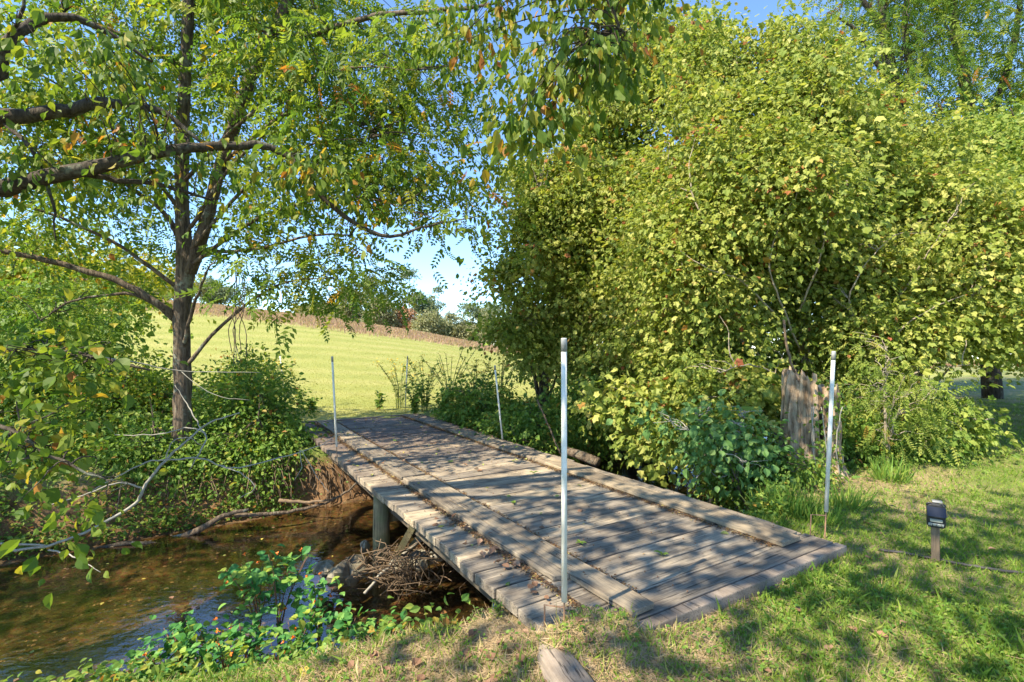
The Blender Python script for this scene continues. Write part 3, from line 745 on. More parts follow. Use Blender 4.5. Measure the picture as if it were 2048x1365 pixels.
tree('maple_tree','spreading tree whose low boughs reach over the lawn at the right edge','tree',GB,(15.2,13.6),
     [pb(1990,450,11.5,140,200,2.0),pb(1930,300,12.5,110,90,1.2),pb(2010,640,10.8,170,80,1.6),pb(2110,500,11.5,160,260,2.0)],1900,26,.088,'maple',M['maple'],.15,7.6,(0,0),nl=12,lumpy=26,minz=.15)
# tall vine-clad trees behind
trunk=[(*at(1800,830,14.5)[:2],-.2,.26),(*at(1803,500,14.5),.20),(*at(1795,220,14.5),.17),(*at(1775,60,14.5),.14),(*at(1765,-150,14.5),.08)]
lim=[[(*at(1803,230,14.5),.10),(*at(1825,150,14.5),.09),(*at(1815,40,14.5),.08),(*at(1830,-80,14.5),.05)],
     [(*at(1778,60,14.5),.09),(*at(1735,0,14.3),.07),(*at(1700,-60,14.2),.05)],
     [(*at(1790,180,14.5),.07),(*at(1720,60,14.2),.05),(*at(1660,20,14),.03)]]
tree('walnut_tree','tall open crowned tree with dark vine clad trunk rising behind the maples','tree',GB,(trunk[0][0],trunk[0][1]),
     [pb(1790,150,14.5,120,110,2.0),pb(1730,30,14.2,70,40,1.4,1.5),pb(1900,40,14.6,90,80,1.8),pb(1830,-150,14.5,180,130,2.6),pb(1850,330,14.4,120,120,1.8)],640,9,.40,'pinnate',M['walnut'],.2,12,nl=6,bark='bark_dark',twig='bark_dark',trunk=trunk,limbs=lim,spread=.5)
trunk=[(*at(1985,830,16)[:2],-.2,.26),(*at(1960,420,16),.2),(*at(1940,200,16),.16),(*at(1915,40,16),.12),(*at(1900,-150,16),.06)]
lim=[[(*at(1960,330,16),.12),(*at(2000,200,15.6),.10),(*at(2040,60,15.4),.08),(*at(2050,-60,15.2),.05)],
     [(*at(1968,300,16),.08),(*at(2030,230,15.6),.06),(*at(2080,140,15.4),.03)]]
tree('walnut_tree','tall yellow green tree with a leaning dark limb in the upper right corner','tree',GB,(trunk[0][0],trunk[0][1]),
     [pb(1995,110,15.6,90,120,2.0),pb(2080,200,15.6,100,200,2.2),pb(1930,260,15.8,110,90,2.0),pb(2000,-140,15.8,200,130,2.6)],600,9,.40,'pinnate',M['walnut'],.2,12,nl=6,bark='bark_dark',twig='bark_dark',trunk=trunk,limbs=lim,spread=.5)
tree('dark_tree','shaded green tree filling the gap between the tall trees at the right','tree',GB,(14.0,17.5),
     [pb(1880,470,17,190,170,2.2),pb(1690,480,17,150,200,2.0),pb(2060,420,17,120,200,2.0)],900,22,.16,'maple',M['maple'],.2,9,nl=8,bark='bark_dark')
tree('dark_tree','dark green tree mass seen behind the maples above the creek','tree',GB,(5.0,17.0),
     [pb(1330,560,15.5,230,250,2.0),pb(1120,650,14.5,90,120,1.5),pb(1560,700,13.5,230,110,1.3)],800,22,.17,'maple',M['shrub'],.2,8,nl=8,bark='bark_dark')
# --- saplings and shrubs, right
GS='shrubs and saplings on the creek banks'
tree('sapling','bright yellow green sapling drooping over the creek beside the right deck edge','sapling',GS,(3.15,7.9),
     [pb(1310,850,7.5,75,60,.6),pb(1430,850,7.3,95,75,.6),pb(1250,800,7.8,60,50,.5),pb(1480,780,7.3,90,70,.6)],330,18,.10,'maple',M['maple_warm'],.03,1.6,(-.3,-.2),nl=7,bark='bark_pale',ntw=60,spread=.2)
tree('sapling','spindly sapling with long leaflets on the lawn edge right of the stump','sapling',GS,tuple(at(1772,940,6.85)[:2]),
     [pb(1780,800,6.8,80,110,.5),pb(1825,780,6.9,60,55,.5),pb(1740,720,6.9,60,60,.5)],70,7,.20,'pinnate',M['maple'],.022,1.7,(0,0),nl=6,bark='bark_pale',ntw=60,spread=.16)
tree('sapling','low brushy shrub in shade below the boughs at the lawn edge','sapling',GS,tuple(at(1860,915,7.8)[:2]),
     [pb(1870,840,8.0,80,60,.6),pb(1820,860,7.6,60,60,.5)],230,18,.085,'maple',M['maple'],.03,1.3,(0,0),nl=6,ntw=60,spread=.2)
tree('shrub','dark bramble filling the bank between the stump and the deck','shrub',GS,tuple(at(1560,975,6.3)[:2]),
     [pb(1540,905,6.3,75,85,.5),pb(1480,950,6.4,75,50,.5),pb(1600,935,5.9,60,40,.3),pb(1690,900,7.2,50,60,.4)],520,18,.055,'ovate',M['shrub'],.02,.6,(0,0),nl=5,ntw=70,spread=.16,twig='bark_dark')
tree('grape_vine','pale bluish green vine tangle hanging at the right side of the deck','vine',GS,tuple(at(1500,1000,6.0)[:2]),
     [pb(1440,850,6.0,70,55,.4),pb(1400,920,6.1,50,50,.35),pb(1500,880,5.9,60,60,.35),pb(1350,830,6.3,70,30,.3)],120,9,.085,'broad',M['vine'],.016,.9,(-.2,0),nl=6,ntw=50,spread=.17,twig='twig')
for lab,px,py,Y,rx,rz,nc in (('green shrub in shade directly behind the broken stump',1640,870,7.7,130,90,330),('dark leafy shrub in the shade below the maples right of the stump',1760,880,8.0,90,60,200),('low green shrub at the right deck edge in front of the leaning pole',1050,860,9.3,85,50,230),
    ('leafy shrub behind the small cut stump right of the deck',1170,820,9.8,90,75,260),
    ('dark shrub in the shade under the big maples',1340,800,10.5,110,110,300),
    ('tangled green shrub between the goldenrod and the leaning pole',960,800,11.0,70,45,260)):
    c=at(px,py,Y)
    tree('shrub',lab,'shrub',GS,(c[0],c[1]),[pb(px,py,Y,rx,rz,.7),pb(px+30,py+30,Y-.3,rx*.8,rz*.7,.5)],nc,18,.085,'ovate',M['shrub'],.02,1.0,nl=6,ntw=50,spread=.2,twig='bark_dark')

# --- left: the main tree on the far bank
GL='trees on the left side of the creek'
Y1=8.0
b0=at(358,985,Y1); bz=gz(b0[0],b0[1])
trunk=[(b0[0],b0[1],bz-.25,.19),(*at(362,930,Y1),.150),(*at(366,800,Y1),.132),(*at(362,640,Y1),.120),(*at(370,530,Y1),.135),(*at(362,430,Y1),.10),(*at(362,300,Y1),.098),(*at(366,150,Y1),.09),(*at(372,0,Y1),.08),(*at(380,-250,Y1),.05)]
lim=[[(*at(378,545,Y1),.115),(*at(405,460,Y1),.10),(*at(430,360,Y1),.098),(*at(470,230,Y1),.10),(*at(515,110,Y1),.092),(*at(570,0,Y1),.082),(*at(640,-160,Y1),.04)],
     [(*at(530,110,Y1),.05),(*at(585,70,7.8),.045),(*at(640,58,7.5),.042),(*at(760,25,7.2),.036),(*at(890,16,7.0),.03),(*at(1000,0,6.8),.015)],
     [(*at(350,640,Y1),.06),(*at(320,610,7.8),.055),(*at(230,560,7.6),.05),(*at(90,520,7.3),.042),(*at(-60,490,7.0),.035)],
     [(*at(352,470,Y1),.04),(*at(330,430,Y1),.035),(*at(250,370,7.8),.03),(*at(160,340,7.6),.015)],
     [(*at(352,130,Y1),.045),(*at(300,95,7.8),.04),(*at(230,60,7.7),.03),(*at(120,20,7.5),.015)],
     [(*at(395,500,Y1),.03),(*at(500,500,7.6),.024),(*at(620,470,7.4),.018),(*at(700,470,7.2),.01)],
     [(*at(440,330,Y1),.035),(*at(560,230,7.6),.03),(*at(640,210,7.4),.022),(*at(740,260,7.2),.012)],
     [(*at(350,640,Y1),.03),(*at(270,590,7.7),.025),(*at(150,600,7.4),.016),(*at(80,640,7.2),.01)]]
blobs=[pb(700,200,7.8,250,170,1.7),pb(830,360,7.2,140,90,1.2),pb(930,440,7.0,70,45,.7),pb(580,400,8.0,160,120,1.3),pb(200,170,7.8,220,190,1.6),pb(570,540,7.8,110,60,.9,.7),pb(700,540,7.2,60,50,.6,.5),
       pb(200,400,8.2,200,140,1.5),pb(870,130,7.2,160,110,1.3),pb(480,20,8.6,400,110,1.6),pb(430,-160,8.4,330,120,2.0,8),pb(120,610,7.8,130,80,1.0,.8)]
tree('walnut_tree','tall straight tree with forked trunk standing on the far bank left of the bridge','tree',GL,(b0[0],b0[1]),blobs,1150,8,.28,'pinnate_near',M['walnut'],.15,8,nl=8,trunk=trunk,limbs=lim,ntw=380,twig='bark_dark',spread=.32,droop=.22,clear=True)
wp=[o for o in COL.objects if o.type=='EMPTY' and o.get('label','').startswith('tall straight tree')][0]
grow_crown('crown',wp,[pb(820,330,7.4,150,120,1.2),pb(640,250,7.6,220,150,1.5),pb(900,440,7.0,90,50,.7),pb(600,440,7.6,150,60,1.0),pb(250,230,7.8,230,190,1.5),pb(480,60,7.8,300,110,1.6),pb(860,130,7.2,140,100,1.2),pb(480,480,7.8,80,60,.8),pb(150,470,7.8,140,80,1.2)],560,15,.10,'ovate',M['walnut'],spread=.28,droop=.6,lumpy=6,clear=True)
# --- left: the near tree out of frame whose limbs cross the picture
Y2=5.2
nb=(-6.3,2.2)
nbz=gz(*nb)
trunk=[(nb[0],nb[1],nbz-.2,.34),(-6.2,2.3,.8,.28),(-6.0,2.6,2.2,.25),(-5.6,2.8,3.6,.22),(-4.9,2.6,5.4,.17),(-4.2,2.0,7.4,.08)]
lim=[[(-6.0,2.6,2.6,.15),(*at(-130,400,4.9),.125),(*at(0,372,4.9),.10),(*at(150,342,5.0),.085),(*at(320,302,5.2),.07),(*at(450,290,5.5),.056),(*at(540,292,5.7),.05),(*at(600,335,5.8),.044),(*at(650,400,5.9),.036),(*at(760,470,6.1),.027),(*at(860,450,6.2),.016),(*at(960,430,6.3),.008)],
     [(-5.8,2.7,3.2,.13),(*at(-120,235,5.2),.115),(*at(0,232,5.3),.10),(*at(110,220,5.4),.085),(*at(210,203,5.6),.07),(*at(320,222,5.8),.045),(*at(420,300,6.0),.02)],
     [(-5.5,2.8,3.9,.10),(*at(-60,150,5.0),.085),(*at(0,90,5.1),.075),(*at(60,42,5.2),.062),(*at(130,30,5.3),.052),(*at(210,62,5.5),.035),(*at(300,120,5.7),.015)],
     [(*at(140,342,5.0),.04),(*at(230,358,5.2),.034),(*at(330,372,5.3),.026),(*at(420,400,5.5),.014)],
     [(-5.6,2.7,3.7,.09),(-4.5,3.0,4.9,.085),(-2.6,3.4,5.6,.07),(-1.0,3.7,5.6,.05),(.4,4.0,5.0,.035),(.9,4.1,4.2,.012)],
     [(-5.2,2.7,4.6,.09),(-3.6,1.8,6.2,.07),(-1.6,1.2,6.9,.05),(.4,.8,6.8,.02)],
     [(-6.1,2.5,1.6,.06),(*at(-120,720,4.2),.04),(*at(0,700,4.0),.026),(*at(150,705,3.9),.018),(*at(300,740,3.9),.010)],
     [(-6.1,2.5,1.0,.05),(*at(-160,860,3.6),.03),(*at(0,850,3.5),.018),(*at(120,920,3.4),.012),(*at(220,960,3.4),.006)],
     [(*at(0,240,5.3),.03),(*at(60,300,5.2),.025),(*at(100,390,5.1),.018),(*at(110,480,5.0),.008)],
     [(*at(-10,100,5.1),.025),(*at(40,10,5.0),.02),(*at(30,-60,5.0),.012)]]
pl=empty('oak_tree',(nb[0],nb[1],nbz),'near tree left of the view with thick limbs and broad hanging leaves','tree',GL)
lowb=[pb(60,900,3.5,110,170,.5),pb(150,1000,3.5,90,60,.4),pb(60,720,3.9,110,90,.6),pb(200,700,4.0,80,50,.5,.08)]
midb=[pb(200,110,4.8,110,90,.7),pb(330,260,5.2,130,80,.7),pb(420,350,5.4,120,60,.7),pb(470,300,5.6,120,60,.6),pb(60,60,4.6,90,90,.6),pb(60,300,5,80,70,.5,.25),pb(620,330,5.6,60,60,.4,.2)]
hang=[pb(1150,80,4.1,120,110,.7),pb(1120,150,4.1,70,100,.45),pb(1060,230,4.1,45,50,.3,.08),pb(1230,90,4.2,60,110,.5),pb(960,50,4.6,120,80,.7),pb(1190,-120,4.2,260,100,1.0)]
def ovl(blobs,ncl,per,size,nm='crown',tm='ovate',spread=.22,droop=.9): return grow_crown(clear=(nm=='middle_leaves'),name=nm,parent=pl,blobs=blobs,ncl=ncl,per=per,size=size,tmpl=tm,mat=M['ovate_leaf'],spread=spread,droop=droop,upn=.55,shell=.9) #,ncl,per,size,tm,M['ovate_leaf'],spread=spread,droop=droop,upn=.55,shell=.9)
c1=ovl(lowb,75,10,.085,'low_leaves','broad',.16,.35); c2=ovl(midb,150,11,.095,'middle_leaves',spread=.22); c3=ovl(hang,230,12,.095,'hanging_leaves',spread=.17,droop=1.3)
high=[((-3.6,.9,6.6),(2.4,2.0,1.1),7),((-1.2,.3,7.0),(2.2,1.9,.9),5)]
c4=ovl(high,210,14,.15,'crown','ovate',.42,.5)
lim=[[(*q[:3],q[3]*.82) for q in l_] for l_ in lim]
skeleton(pl,trunk,lim,np.concatenate([c1,c2,c3,c4]),M['bark_dark'],M['bark_dark'],420,.010)
# trees behind the photographer's left whose shade falls on the lawn
tree('shade_tree','tree on the near bank behind the viewpoint shading the lawn','tree','trees behind the viewpoint',(-7.5,-3.6),
     [((-6.8,-4.2,6.6),(2.2,2.0,1.5)),((-4.2,-2.8,7.4),(2.0,1.8,1.0)),((-2.0,-3.6,8.2),(2.0,1.8,1.0))],360,13,.17,'ovate',M['ovate_leaf'],.2,8,(2.0,0),nl=8,ntw=60,spread=.45)

tree('shade_tree','leafy tree on the far creek bank beyond the left edge of the view','tree','trees beyond the left edge of the view',(-11.0,3.2),
     [((-9.8,2.2,5.6),(2.2,1.8,1.7)),((-8.6,3.6,4.6),(1.0,1.2,1.0)),((-11.5,4.5,5.2),(2.0,2.0,1.8))],260,12,.16,'ovate',M['ovate_leaf'],.2,7,(1.2,-.8),nl=8,ntw=60,spread=.42)  # unseen tree added to dapple the creek with shade
# --- left background
tree('shrub_tree','bright yellow small tree behind the trunk at the left edge','tree',GL,tuple(at(60,700,14)[:2]),
     [pb(90,520,14,130,70,1.4),pb(-20,560,13.5,120,90,1.4),pb(260,560,14,90,60,1.2)],420,18,.16,'tuft',M['yellow'],.1,4.5,nl=8,spread=.35)
tree('shrub_tree','dark green bushy tree low at the left edge behind the near leaves','tree',GL,tuple(at(80,760,10)[:2]),
     [pb(80,640,10,150,110,1.2),pb(20,780,9.5,120,110,1.0),pb(200,740,10,90,80,.9)],520,20,.10,'maple',M['shrub'],.08,3.2,nl=8,twig='bark_dark')
for lab,px,py,Y,rx,rz,nc,mt in (('green thicket on the far bank left of the tall trunk',180,870,8.6,160,75,430,'shrub'),
    ('leafy thicket on the far bank right of the tall trunk',470,860,8.8,110,75,430,'shrub'),
    ('tall leafy thicket between the trunk and the far left bridge corner',500,830,9.2,80,105,420,'shrub'),
    ('yellow green bush low behind the tall trunk',250,800,9.2,90,85,300,'walnut'),
    ('low growth on the bank slope under the tall trunk',300,960,7.9,150,60,330,'shrub'),
    ('low growth trailing over the bank edge left of the deck',520,950,8.4,90,50,260,'shrub'),
    ('light green thicket at the far left bank',30,940,7.6,120,90,330,'shrub'),
    ('slender shrub with yellow flowers at the far left corner of the bridge',500,770,11.2,75,70,230,'walnut'),
    ('weedy bush beside the trunk in front of the field',300,800,9.5,110,45,240,'walnut')):
    c=at(px,py,Y)
    tree('shrub',lab,'shrub',GS,(c[0],c[1]),[pb(px,py,Y,rx,rz,.7)],nc,18,.075,'ovate',M[mt],.02,1.0,nl=6,ntw=60,spread=.2,twig='bark_dark',droop=.2)
# lianas hanging beside the trunk
hv=empty('hanging_vine',at(480,690,7.4),'thin bare vines hanging in front of the field right of the tall trunk','vine')
mb=MB(); L0=np.array(hv.location)
for k in range(6):
    x0=470+random.uniform(-10,25)
    ln=[at(x0+random.uniform(-12,12),y,7.4) -L0 for y in (520,570,620,660,700+random.uniform(-15,30))]
    mb.tube(smooth_line(ln,4,.006),.006,5)
mb.build('vine_stems',M['bark'],hv,smooth=True)

# --- distant trees beyond the ridge
GF='distant trees beyond the hill field'
far=[(700,640,95,30,35,'far_b'),(740,632,98,34,40,'far_a'),(800,622,100,48,44,'far_a'),(850,640,98,28,36,'far_a'),(812,676,90,26,24,'far_c'),(762,655,88,24,22,'far_b'),(858,668,86,26,18,'far_b'),
     (884,672,92,22,16,'far_a'),(945,655,95,50,36,'far_a'),(915,668,92,28,24,'far_b'),(985,668,90,30,26,'far_b'),(1030,670,88,30,30,'far_a'),(640,628,100,22,12,'far_b'),(675,636,97,20,14,'far_b'),
     (640,634,100,16,8,'far_b'),(610,626,100,14,8,'far_b'),(440,590,96,40,20,'far_a'),(330,570,88,60,40,'far_b'),(240,560,88,60,40,'far_a'),(150,565,88,60,40,'far_a'),(60,560,88,60,40,'far_b'),(1090,670,90,40,34,'far_a')]
desc=['olive tree at the left end of the distant cluster','rounded green tree in the distant cluster','tallest grey green tree of the distant cluster beyond the ridge','green tree on the right flank of the distant cluster',
 'small rusty orange tree in front of the distant cluster','olive bush low in front of the distant cluster','olive bush at the right foot of the distant cluster','small tree in the dip between the two distant groups',
 'wide pale green tree at the right end of the ridge','olive tree left of the wide distant tree','olive tree at the very end of the ridge by the maple','distant green tree half hidden by the maple','low olive bush on the skyline left of the cluster','low bush on the skyline beside the cluster',
 'distant tree on the skyline just right of the trunk','distant tree behind the hanging vines','distant tree on the skyline behind the trunk','distant olive tree left of the trunk','distant tree seen through the walnut leaves','distant green tree through the left foliage','distant olive tree at the left edge','distant tree hidden by the maples']
for (px,py,Y,rx,rz,mt),lab in zip(far,desc):
    c=at(px,py,Y); zb=gz(c[0],c[1])
    py-=(30 if 690<px<870 else 20 if px>640 else 10); rx*=1.15; rz*=1.25; c=at(px,py,Y); hgt=c[2]-zb
    tree('distant_tree',lab,'tree',GF,(c[0],c[1]),[pb(px,py,Y,rx,rz,rx*Y/F*.8),(tuple((c[0],c[1],c[2]-rz*Y/F*.7)),(rx*Y/F*.95,rx*Y/F*.7,rz*Y/F*.8),rx*Y/F*rx*Y/F*rz*Y/F*.8)],520,18,.36,'tuft',M[mt],.16,max(1.5,hgt),nl=5,ntw=0,spread=.55,upn=.3,lumpy=7)

# ------------------------------------------------------------------ stumps and wood
def stump(loc, rad, h, label, fn, seg=56, rows=26):
    z0=gz(*loc)-.08
    o=empty('tree_stump',(loc[0],loc[1],z0),label,'stump')
    vs=[];fs=[]
    for layer in (0,1):
        for i_ in range(rows):
            f_=i_/(rows-1)
            for k in range(seg):
                a_=2*math.pi*k/seg; top=fn(a_)*h
                z=f_*top
                ridge=1+.06*math.sin(a_*9+z*2)+.045*math.sin(a_*17+1+z*5)+.03*math.sin(a_*31+z*9)
                flare=1+.75*math.exp(-z/.16)*(.6+.4*math.sin(a_*5+.6))
                hol=(1-.35*layer)
                r_=rad*ridge*flare*hol*(1-.10*f_)
                vs.append((r_*math.cos(a_),r_*math.sin(a_)*.85,z+(random.uniform(-.03,.03) if f_>.97 else 0)+(.02*math.sin(a_*23) if f_>.9 else 0)-(.05*layer)))
    def ix(l,i_,k): return l*rows*seg+i_*seg+k%seg
    for i_ in range(rows-1):
        for k in range(seg):
            fs.append((ix(0,i_,k),ix(0,i_,k+1),ix(0,i_+1,k+1),ix(0,i_+1,k)))
            fs.append((ix(1,i_,k+1),ix(1,i_,k),ix(1,i_+1,k),ix(1,i_+1,k+1)))
    for k in range(seg): fs.append((ix(0,rows-1,k),ix(0,rows-1,k+1),ix(1,rows-1,k+1),ix(1,rows-1,k)))
    mb=MB(); mb.add(vs,fs); mb.build('stump_wood',M['stump'],o,smooth=False)
    return o
def fn_big(a_):
    # tall on the left, notch in the middle front, shoulder at the right
    x=math.cos(a_); y=math.sin(a_)
    h=.93 if x<-.15 else (.80 if x>.28 else .66)
    if y<-.35 and -.15<x<.3: h=.40
    return h+.05*math.sin(a_*13)+.03*math.sin(a_*29)
c=at(1620,965,6.5); stg=stump((c[0],c[1]),.345,1.46,'tall broken hollow stump with split bark beside the leaning white pole',fn_big)
# creeper on the stump
pts=[];nr=[]
for k in range(240):
    a_=random.uniform(-2.0,-.75); z=1.25*random.random()**1.6
    pts.append((c[0]+.36*math.cos(a_)+random.uniform(-.05,.05),c[1]+.34*math.sin(a_),gz(c[0],c[1])+z)); nr.append((math.cos(a_),math.sin(a_),.5))
pts=np.array(pts); nr=np.array(nr)+rng.normal(size=(240,3))*.3
cr=empty('creeper',(c[0],c[1]-.36,gz(c[0],c[1]-.36)),'small leaved creeper climbing the front of the broken stump','vine')
leaves('creeper_leaves',pts,rng.normal(size=(240,3))*.5+np.array([0,-.3,-.6]),nr,.055,'broad',M['shrub'],cr)
mb=MB()
for k in range(5):
    x0=random.uniform(-.2,.15); mb.tube(smooth_line([(x0,.0,0),(x0+random.uniform(-.1,.1),-.02,.5),(x0+random.uniform(-.1,.1),.02,.9)],4,.01),.006,5)
mb.build('creeper_stem',M['twig'],cr,smooth=True)
c=at(1185,905,8.2); stump((c[0],c[1]),.13,.42,'short dark cut stump beyond the right deck edge',lambda a_:.9+.03*math.sin(a_*7),28,10).children[0].data.materials[0]=M['bark_dark']
mb=MB(); a=at(1130,900,8.2); b=at(1195,925,7.7); mb.tube([a,(a+b)/2+[0,0,.01],b],[.07,.08,.075],10,rough=.12); lg=mb.build('fallen_log',M['bark'],smooth=True); tag(lg,'grey broken log lying at the foot of the cut stump','log')
for lab,pa in (('long bare stick leaning in the shrubs left of the tall front pole',[(1075,800,8.8),(1100,860,8.5),(1125,915,8.2)]),
               ('thin bare sapling stem leaning over the stump',[(1588,745,6.4),(1575,700,6.4),(1568,640,6.5)])):
    pts=[at(*q) for q in pa]; mb=MB(); mb.tube(smooth_line(pts,4,.008),[.016]*(4*2+1),6); tag(mb.build('leaning_stick',M['root'],smooth=True),lab,'stick')

# bare grey branch in the left foreground (dead wood hanging over the creek)
YB=4.3
def dead(paths,label):
    o=empty('dead_branch',at(*paths[0][0][:3]),label,'branch','bare branches over the creek')
    L0=np.array(o.location)
    for j,pth in enumerate(paths):
        mb=MB(); q=smooth_line([(*at(p_[0],p_[1],p_[2]),p_[3]*.74) for p_ in pth],5,.006)
        mb.tube([a_[:3]-L0 for a_ in q],[a_[3] for a_ in q],7,rough=.08); mb.build('bough' if j==0 else 'twig',M['twig'],o,smooth=True)
    return o
dead([[(-80,1098,4.2,.016),(0,1099,4.2,.015),(100,1090,4.2,.014),(190,1055,4.3,.016),(273,1006,4.4,.018),(289,975,4.4,.017),(332,920,4.5,.015),(375,880,4.6,.013),(420,845,4.7,.011),(480,825,4.8,.007)],
      [(289,975,4.4,.011),(240,965,4.3,.009),(180,985,4.2,.008),(100,1010,4.1,.006)],
      [(332,920,4.5,.010),(300,922,4.5,.009),(250,945,4.4,.008),(180,985,4.3,.006)],
      [(332,920,4.5,.010),(400,916,4.6,.010),(440,930,4.7,.009),(480,935,4.8,.009),(560,915,5.0,.008),(640,890,5.2,.005),(670,870,5.3,.003)],
      [(440,930,4.7,.007),(490,950,4.7,.006),(511,975,4.7,.005),(480,995,4.7,.003)],
      [(100,1090,4.2,.010),(0,1085,4.1,.012),(-60,1080,4.0,.012)],
      [(100,1098,4.2,.010),(150,1110,4.1,.007),(205,1142,4.0,.003)],
      [(332,920,4.5,.008),(345,885,4.5,.007),(375,875,4.5,.005),(405,890,4.6,.003)],
      [(600,900,5.1,.006),(604,935,5.1,.005),(590,960,5.1,.002)],
      [(604,900,5.1,.005),(640,960,5.1,.004),(660,985,5.1,.002)]],
     'bare grey forked branch reaching over the creek at the left')
dead([[(60,745,4.6,.006),(150,712,4.6,.007),(260,722,4.8,.007),(360,742,5.0,.006),(520,745,5.2,.003)],[(360,742,5.0,.005),(430,790,5.0,.004),(500,800,5.0,.002)]],'thin pale twig stretched across the trunk')
dead([[(230,870,4.9,.005),(320,868,4.9,.007),(380,855,4.9,.008),(414,872,4.8,.009),(400,905,4.7,.009),(380,940,4.7,.005)],[(414,872,4.8,.007),(390,835,4.9,.008),(370,800,5.0,.006),(350,770,5.0,.003)]],'forked pale twig in front of the lower trunk')
# shoreline logs and roots
def log(pa,rad,label,mat='bark_dark'):
    pts=[at(*q) for q in pa]; q=smooth_line(pts,5,.008); m_=len(q)
    mb=MB(); mb.tube(q,[rad*(1-.6*j/(m_-1)) for j in range(m_)],9,rough=.1)
    tag(mb.build('driftwood',M[mat],smooth=True),label,'driftwood','driftwood along the far shore')
log([(340,1083,6.9),(400,1058,7.0),(450,1030,7.1),(500,1018,7.2)],.055,'mossy grey log lying in the water below the tall trunk','bark')
log([(470,1030,7.2),(560,1025,7.4),(640,1008,7.6),(690,985,7.7),(720,960,7.7)],.03,'long curved root along the waterline near the bridge','bark')
log([(180,1100,6.5),(260,1085,6.6),(330,1085,6.7)],.04,'dark stick along the waterline further left')
log([(560,1000,7.7),(620,1003,7.6),(660,998,7.5)],.03,'short root just above the waterline near the bridge','root')
# roots hanging from the cut bank
rt=empty('exposed_roots',(*bridge_pt(7.0,-.6),-.9),'tangle of fine roots hanging from the cut bank left of the bridge','roots')
L0=np.array(rt.location); mb=MB()
for k in range(120):
    t_=random.uniform(-1.1,.5) if k<90 else random.uniform(-2.8,-1); s_=6.75+random.uniform(-.1,.3); p=bridge_pt(s_,t_)
    a=np.array([p[0],p[1],-.25+random.uniform(-.25,.1)]); d_=np.array([Vv[0],Vv[1],0])
    b=a+np.array([random.uniform(-.2,.2),random.uniform(-.1,.1),-random.uniform(.2,.6)])-d_*random.uniform(.1,.4)
    mb.tube([q-L0 for q in smooth_line([a,(a+b)/2-d_*.08,b],3,.01)],random.uniform(.003,.009),4)
mb.build('roots',M['root'],rt,smooth=True)

# rocks and drift pile at the foot of the post
def rock(c_,r_,label,mat='rock',gr='rocks in the creek'):
    n1,n2=14,9; vs=[];fs=[]
    ph=[random.uniform(0,6) for _ in range(4)]
    for i_ in range(n2+1):
        th_=math.pi*i_/n2
        for k in range(n1):
            a_=2*math.pi*k/n1
            d_=1+.16*math.sin(2*a_+ph[0]+th_)+.12*math.sin(3*a_+ph[1]+2*th_)+.08*math.sin(5*a_+ph[2]-3*th_)+random.uniform(-.04,.04)
            vs.append((r_[0]*d_*math.sin(th_)*math.cos(a_),r_[1]*d_*math.sin(th_)*math.sin(a_),r_[2]*d_*math.cos(th_)))
    for i_ in range(n2):
        for k in range(n1): fs.append((i_*n1+k,(i_+1)*n1+k,(i_+1)*n1+(k+1)%n1,i_*n1+(k+1)%n1))
    mb=MB(); mb.add(vs,fs); o=mb.build('rock',M[mat],smooth=False); o.location=[float(q) for q in c_]; o.rotation_euler=(random.uniform(-.2,.2),0,random.uniform(0,6)); tag(o,label,'rock',gr); return o
rock(at(700,1140,5.3),(.22,.15,.13),'low mossy rock left of the bridge post'); rock(at(650,1135,5.4),(.15,.11,.07),'flat dark rock furthest left of the post')
rock(at(731,1092,5.7),(.06,.05,.07),'small upright stone against the bridge post'); rock(at(840,1120,5.3),(.12,.10,.10),'pale rock inside the drift pile right of the post')
rock(at(800,1130,5.3),(.10,.08,.08),'dark rock buried in twigs below the brace')
dp=empty('drift_pile',at(800,1160,5.2),'pile of twigs and roots caught around the bridge post','drift pile')
L0=np.array(dp.location); mb=MB()
for k in range(260):
    c_=at(random.gauss(800,42),random.gauss(1135,22),5.25+random.uniform(-.25,.35)); c_[2]=max(c_[2],-1.02)
    d_=rng.normal(size=3); d_[2]*=.55; d_=d_/np.linalg.norm(d_)*random.uniform(.06,.22)
    mb.tube([c_-d_-L0,c_+rng.normal(size=3)*.03-L0,c_+d_-L0],random.uniform(.002,.007),4)
mb.build('twigs',M['root'],dp,smooth=True)
mb=MB()
for pa in ([(830,1120,5.4),(860,1105,5.5),(900,1100,5.7)],[(790,1120,5.3),(840,1080,5.6),(880,1075,5.8)],[(730,1185,4.9),(760,1150,5.1),(790,1120,5.3)]):
    mb.tube([q-L0 for q in smooth_line([at(*z) for z in pa],4,.01)],random.uniform(.015,.03),7,rough=.1)
mb.build('branches',M['twig'],dp,smooth=True)
log([(845,1122,5.3),(880,1112,5.5),(920,1090,5.8),(960,1070,6.0)],.05,'grey log running from the drift pile back under the deck','twig')

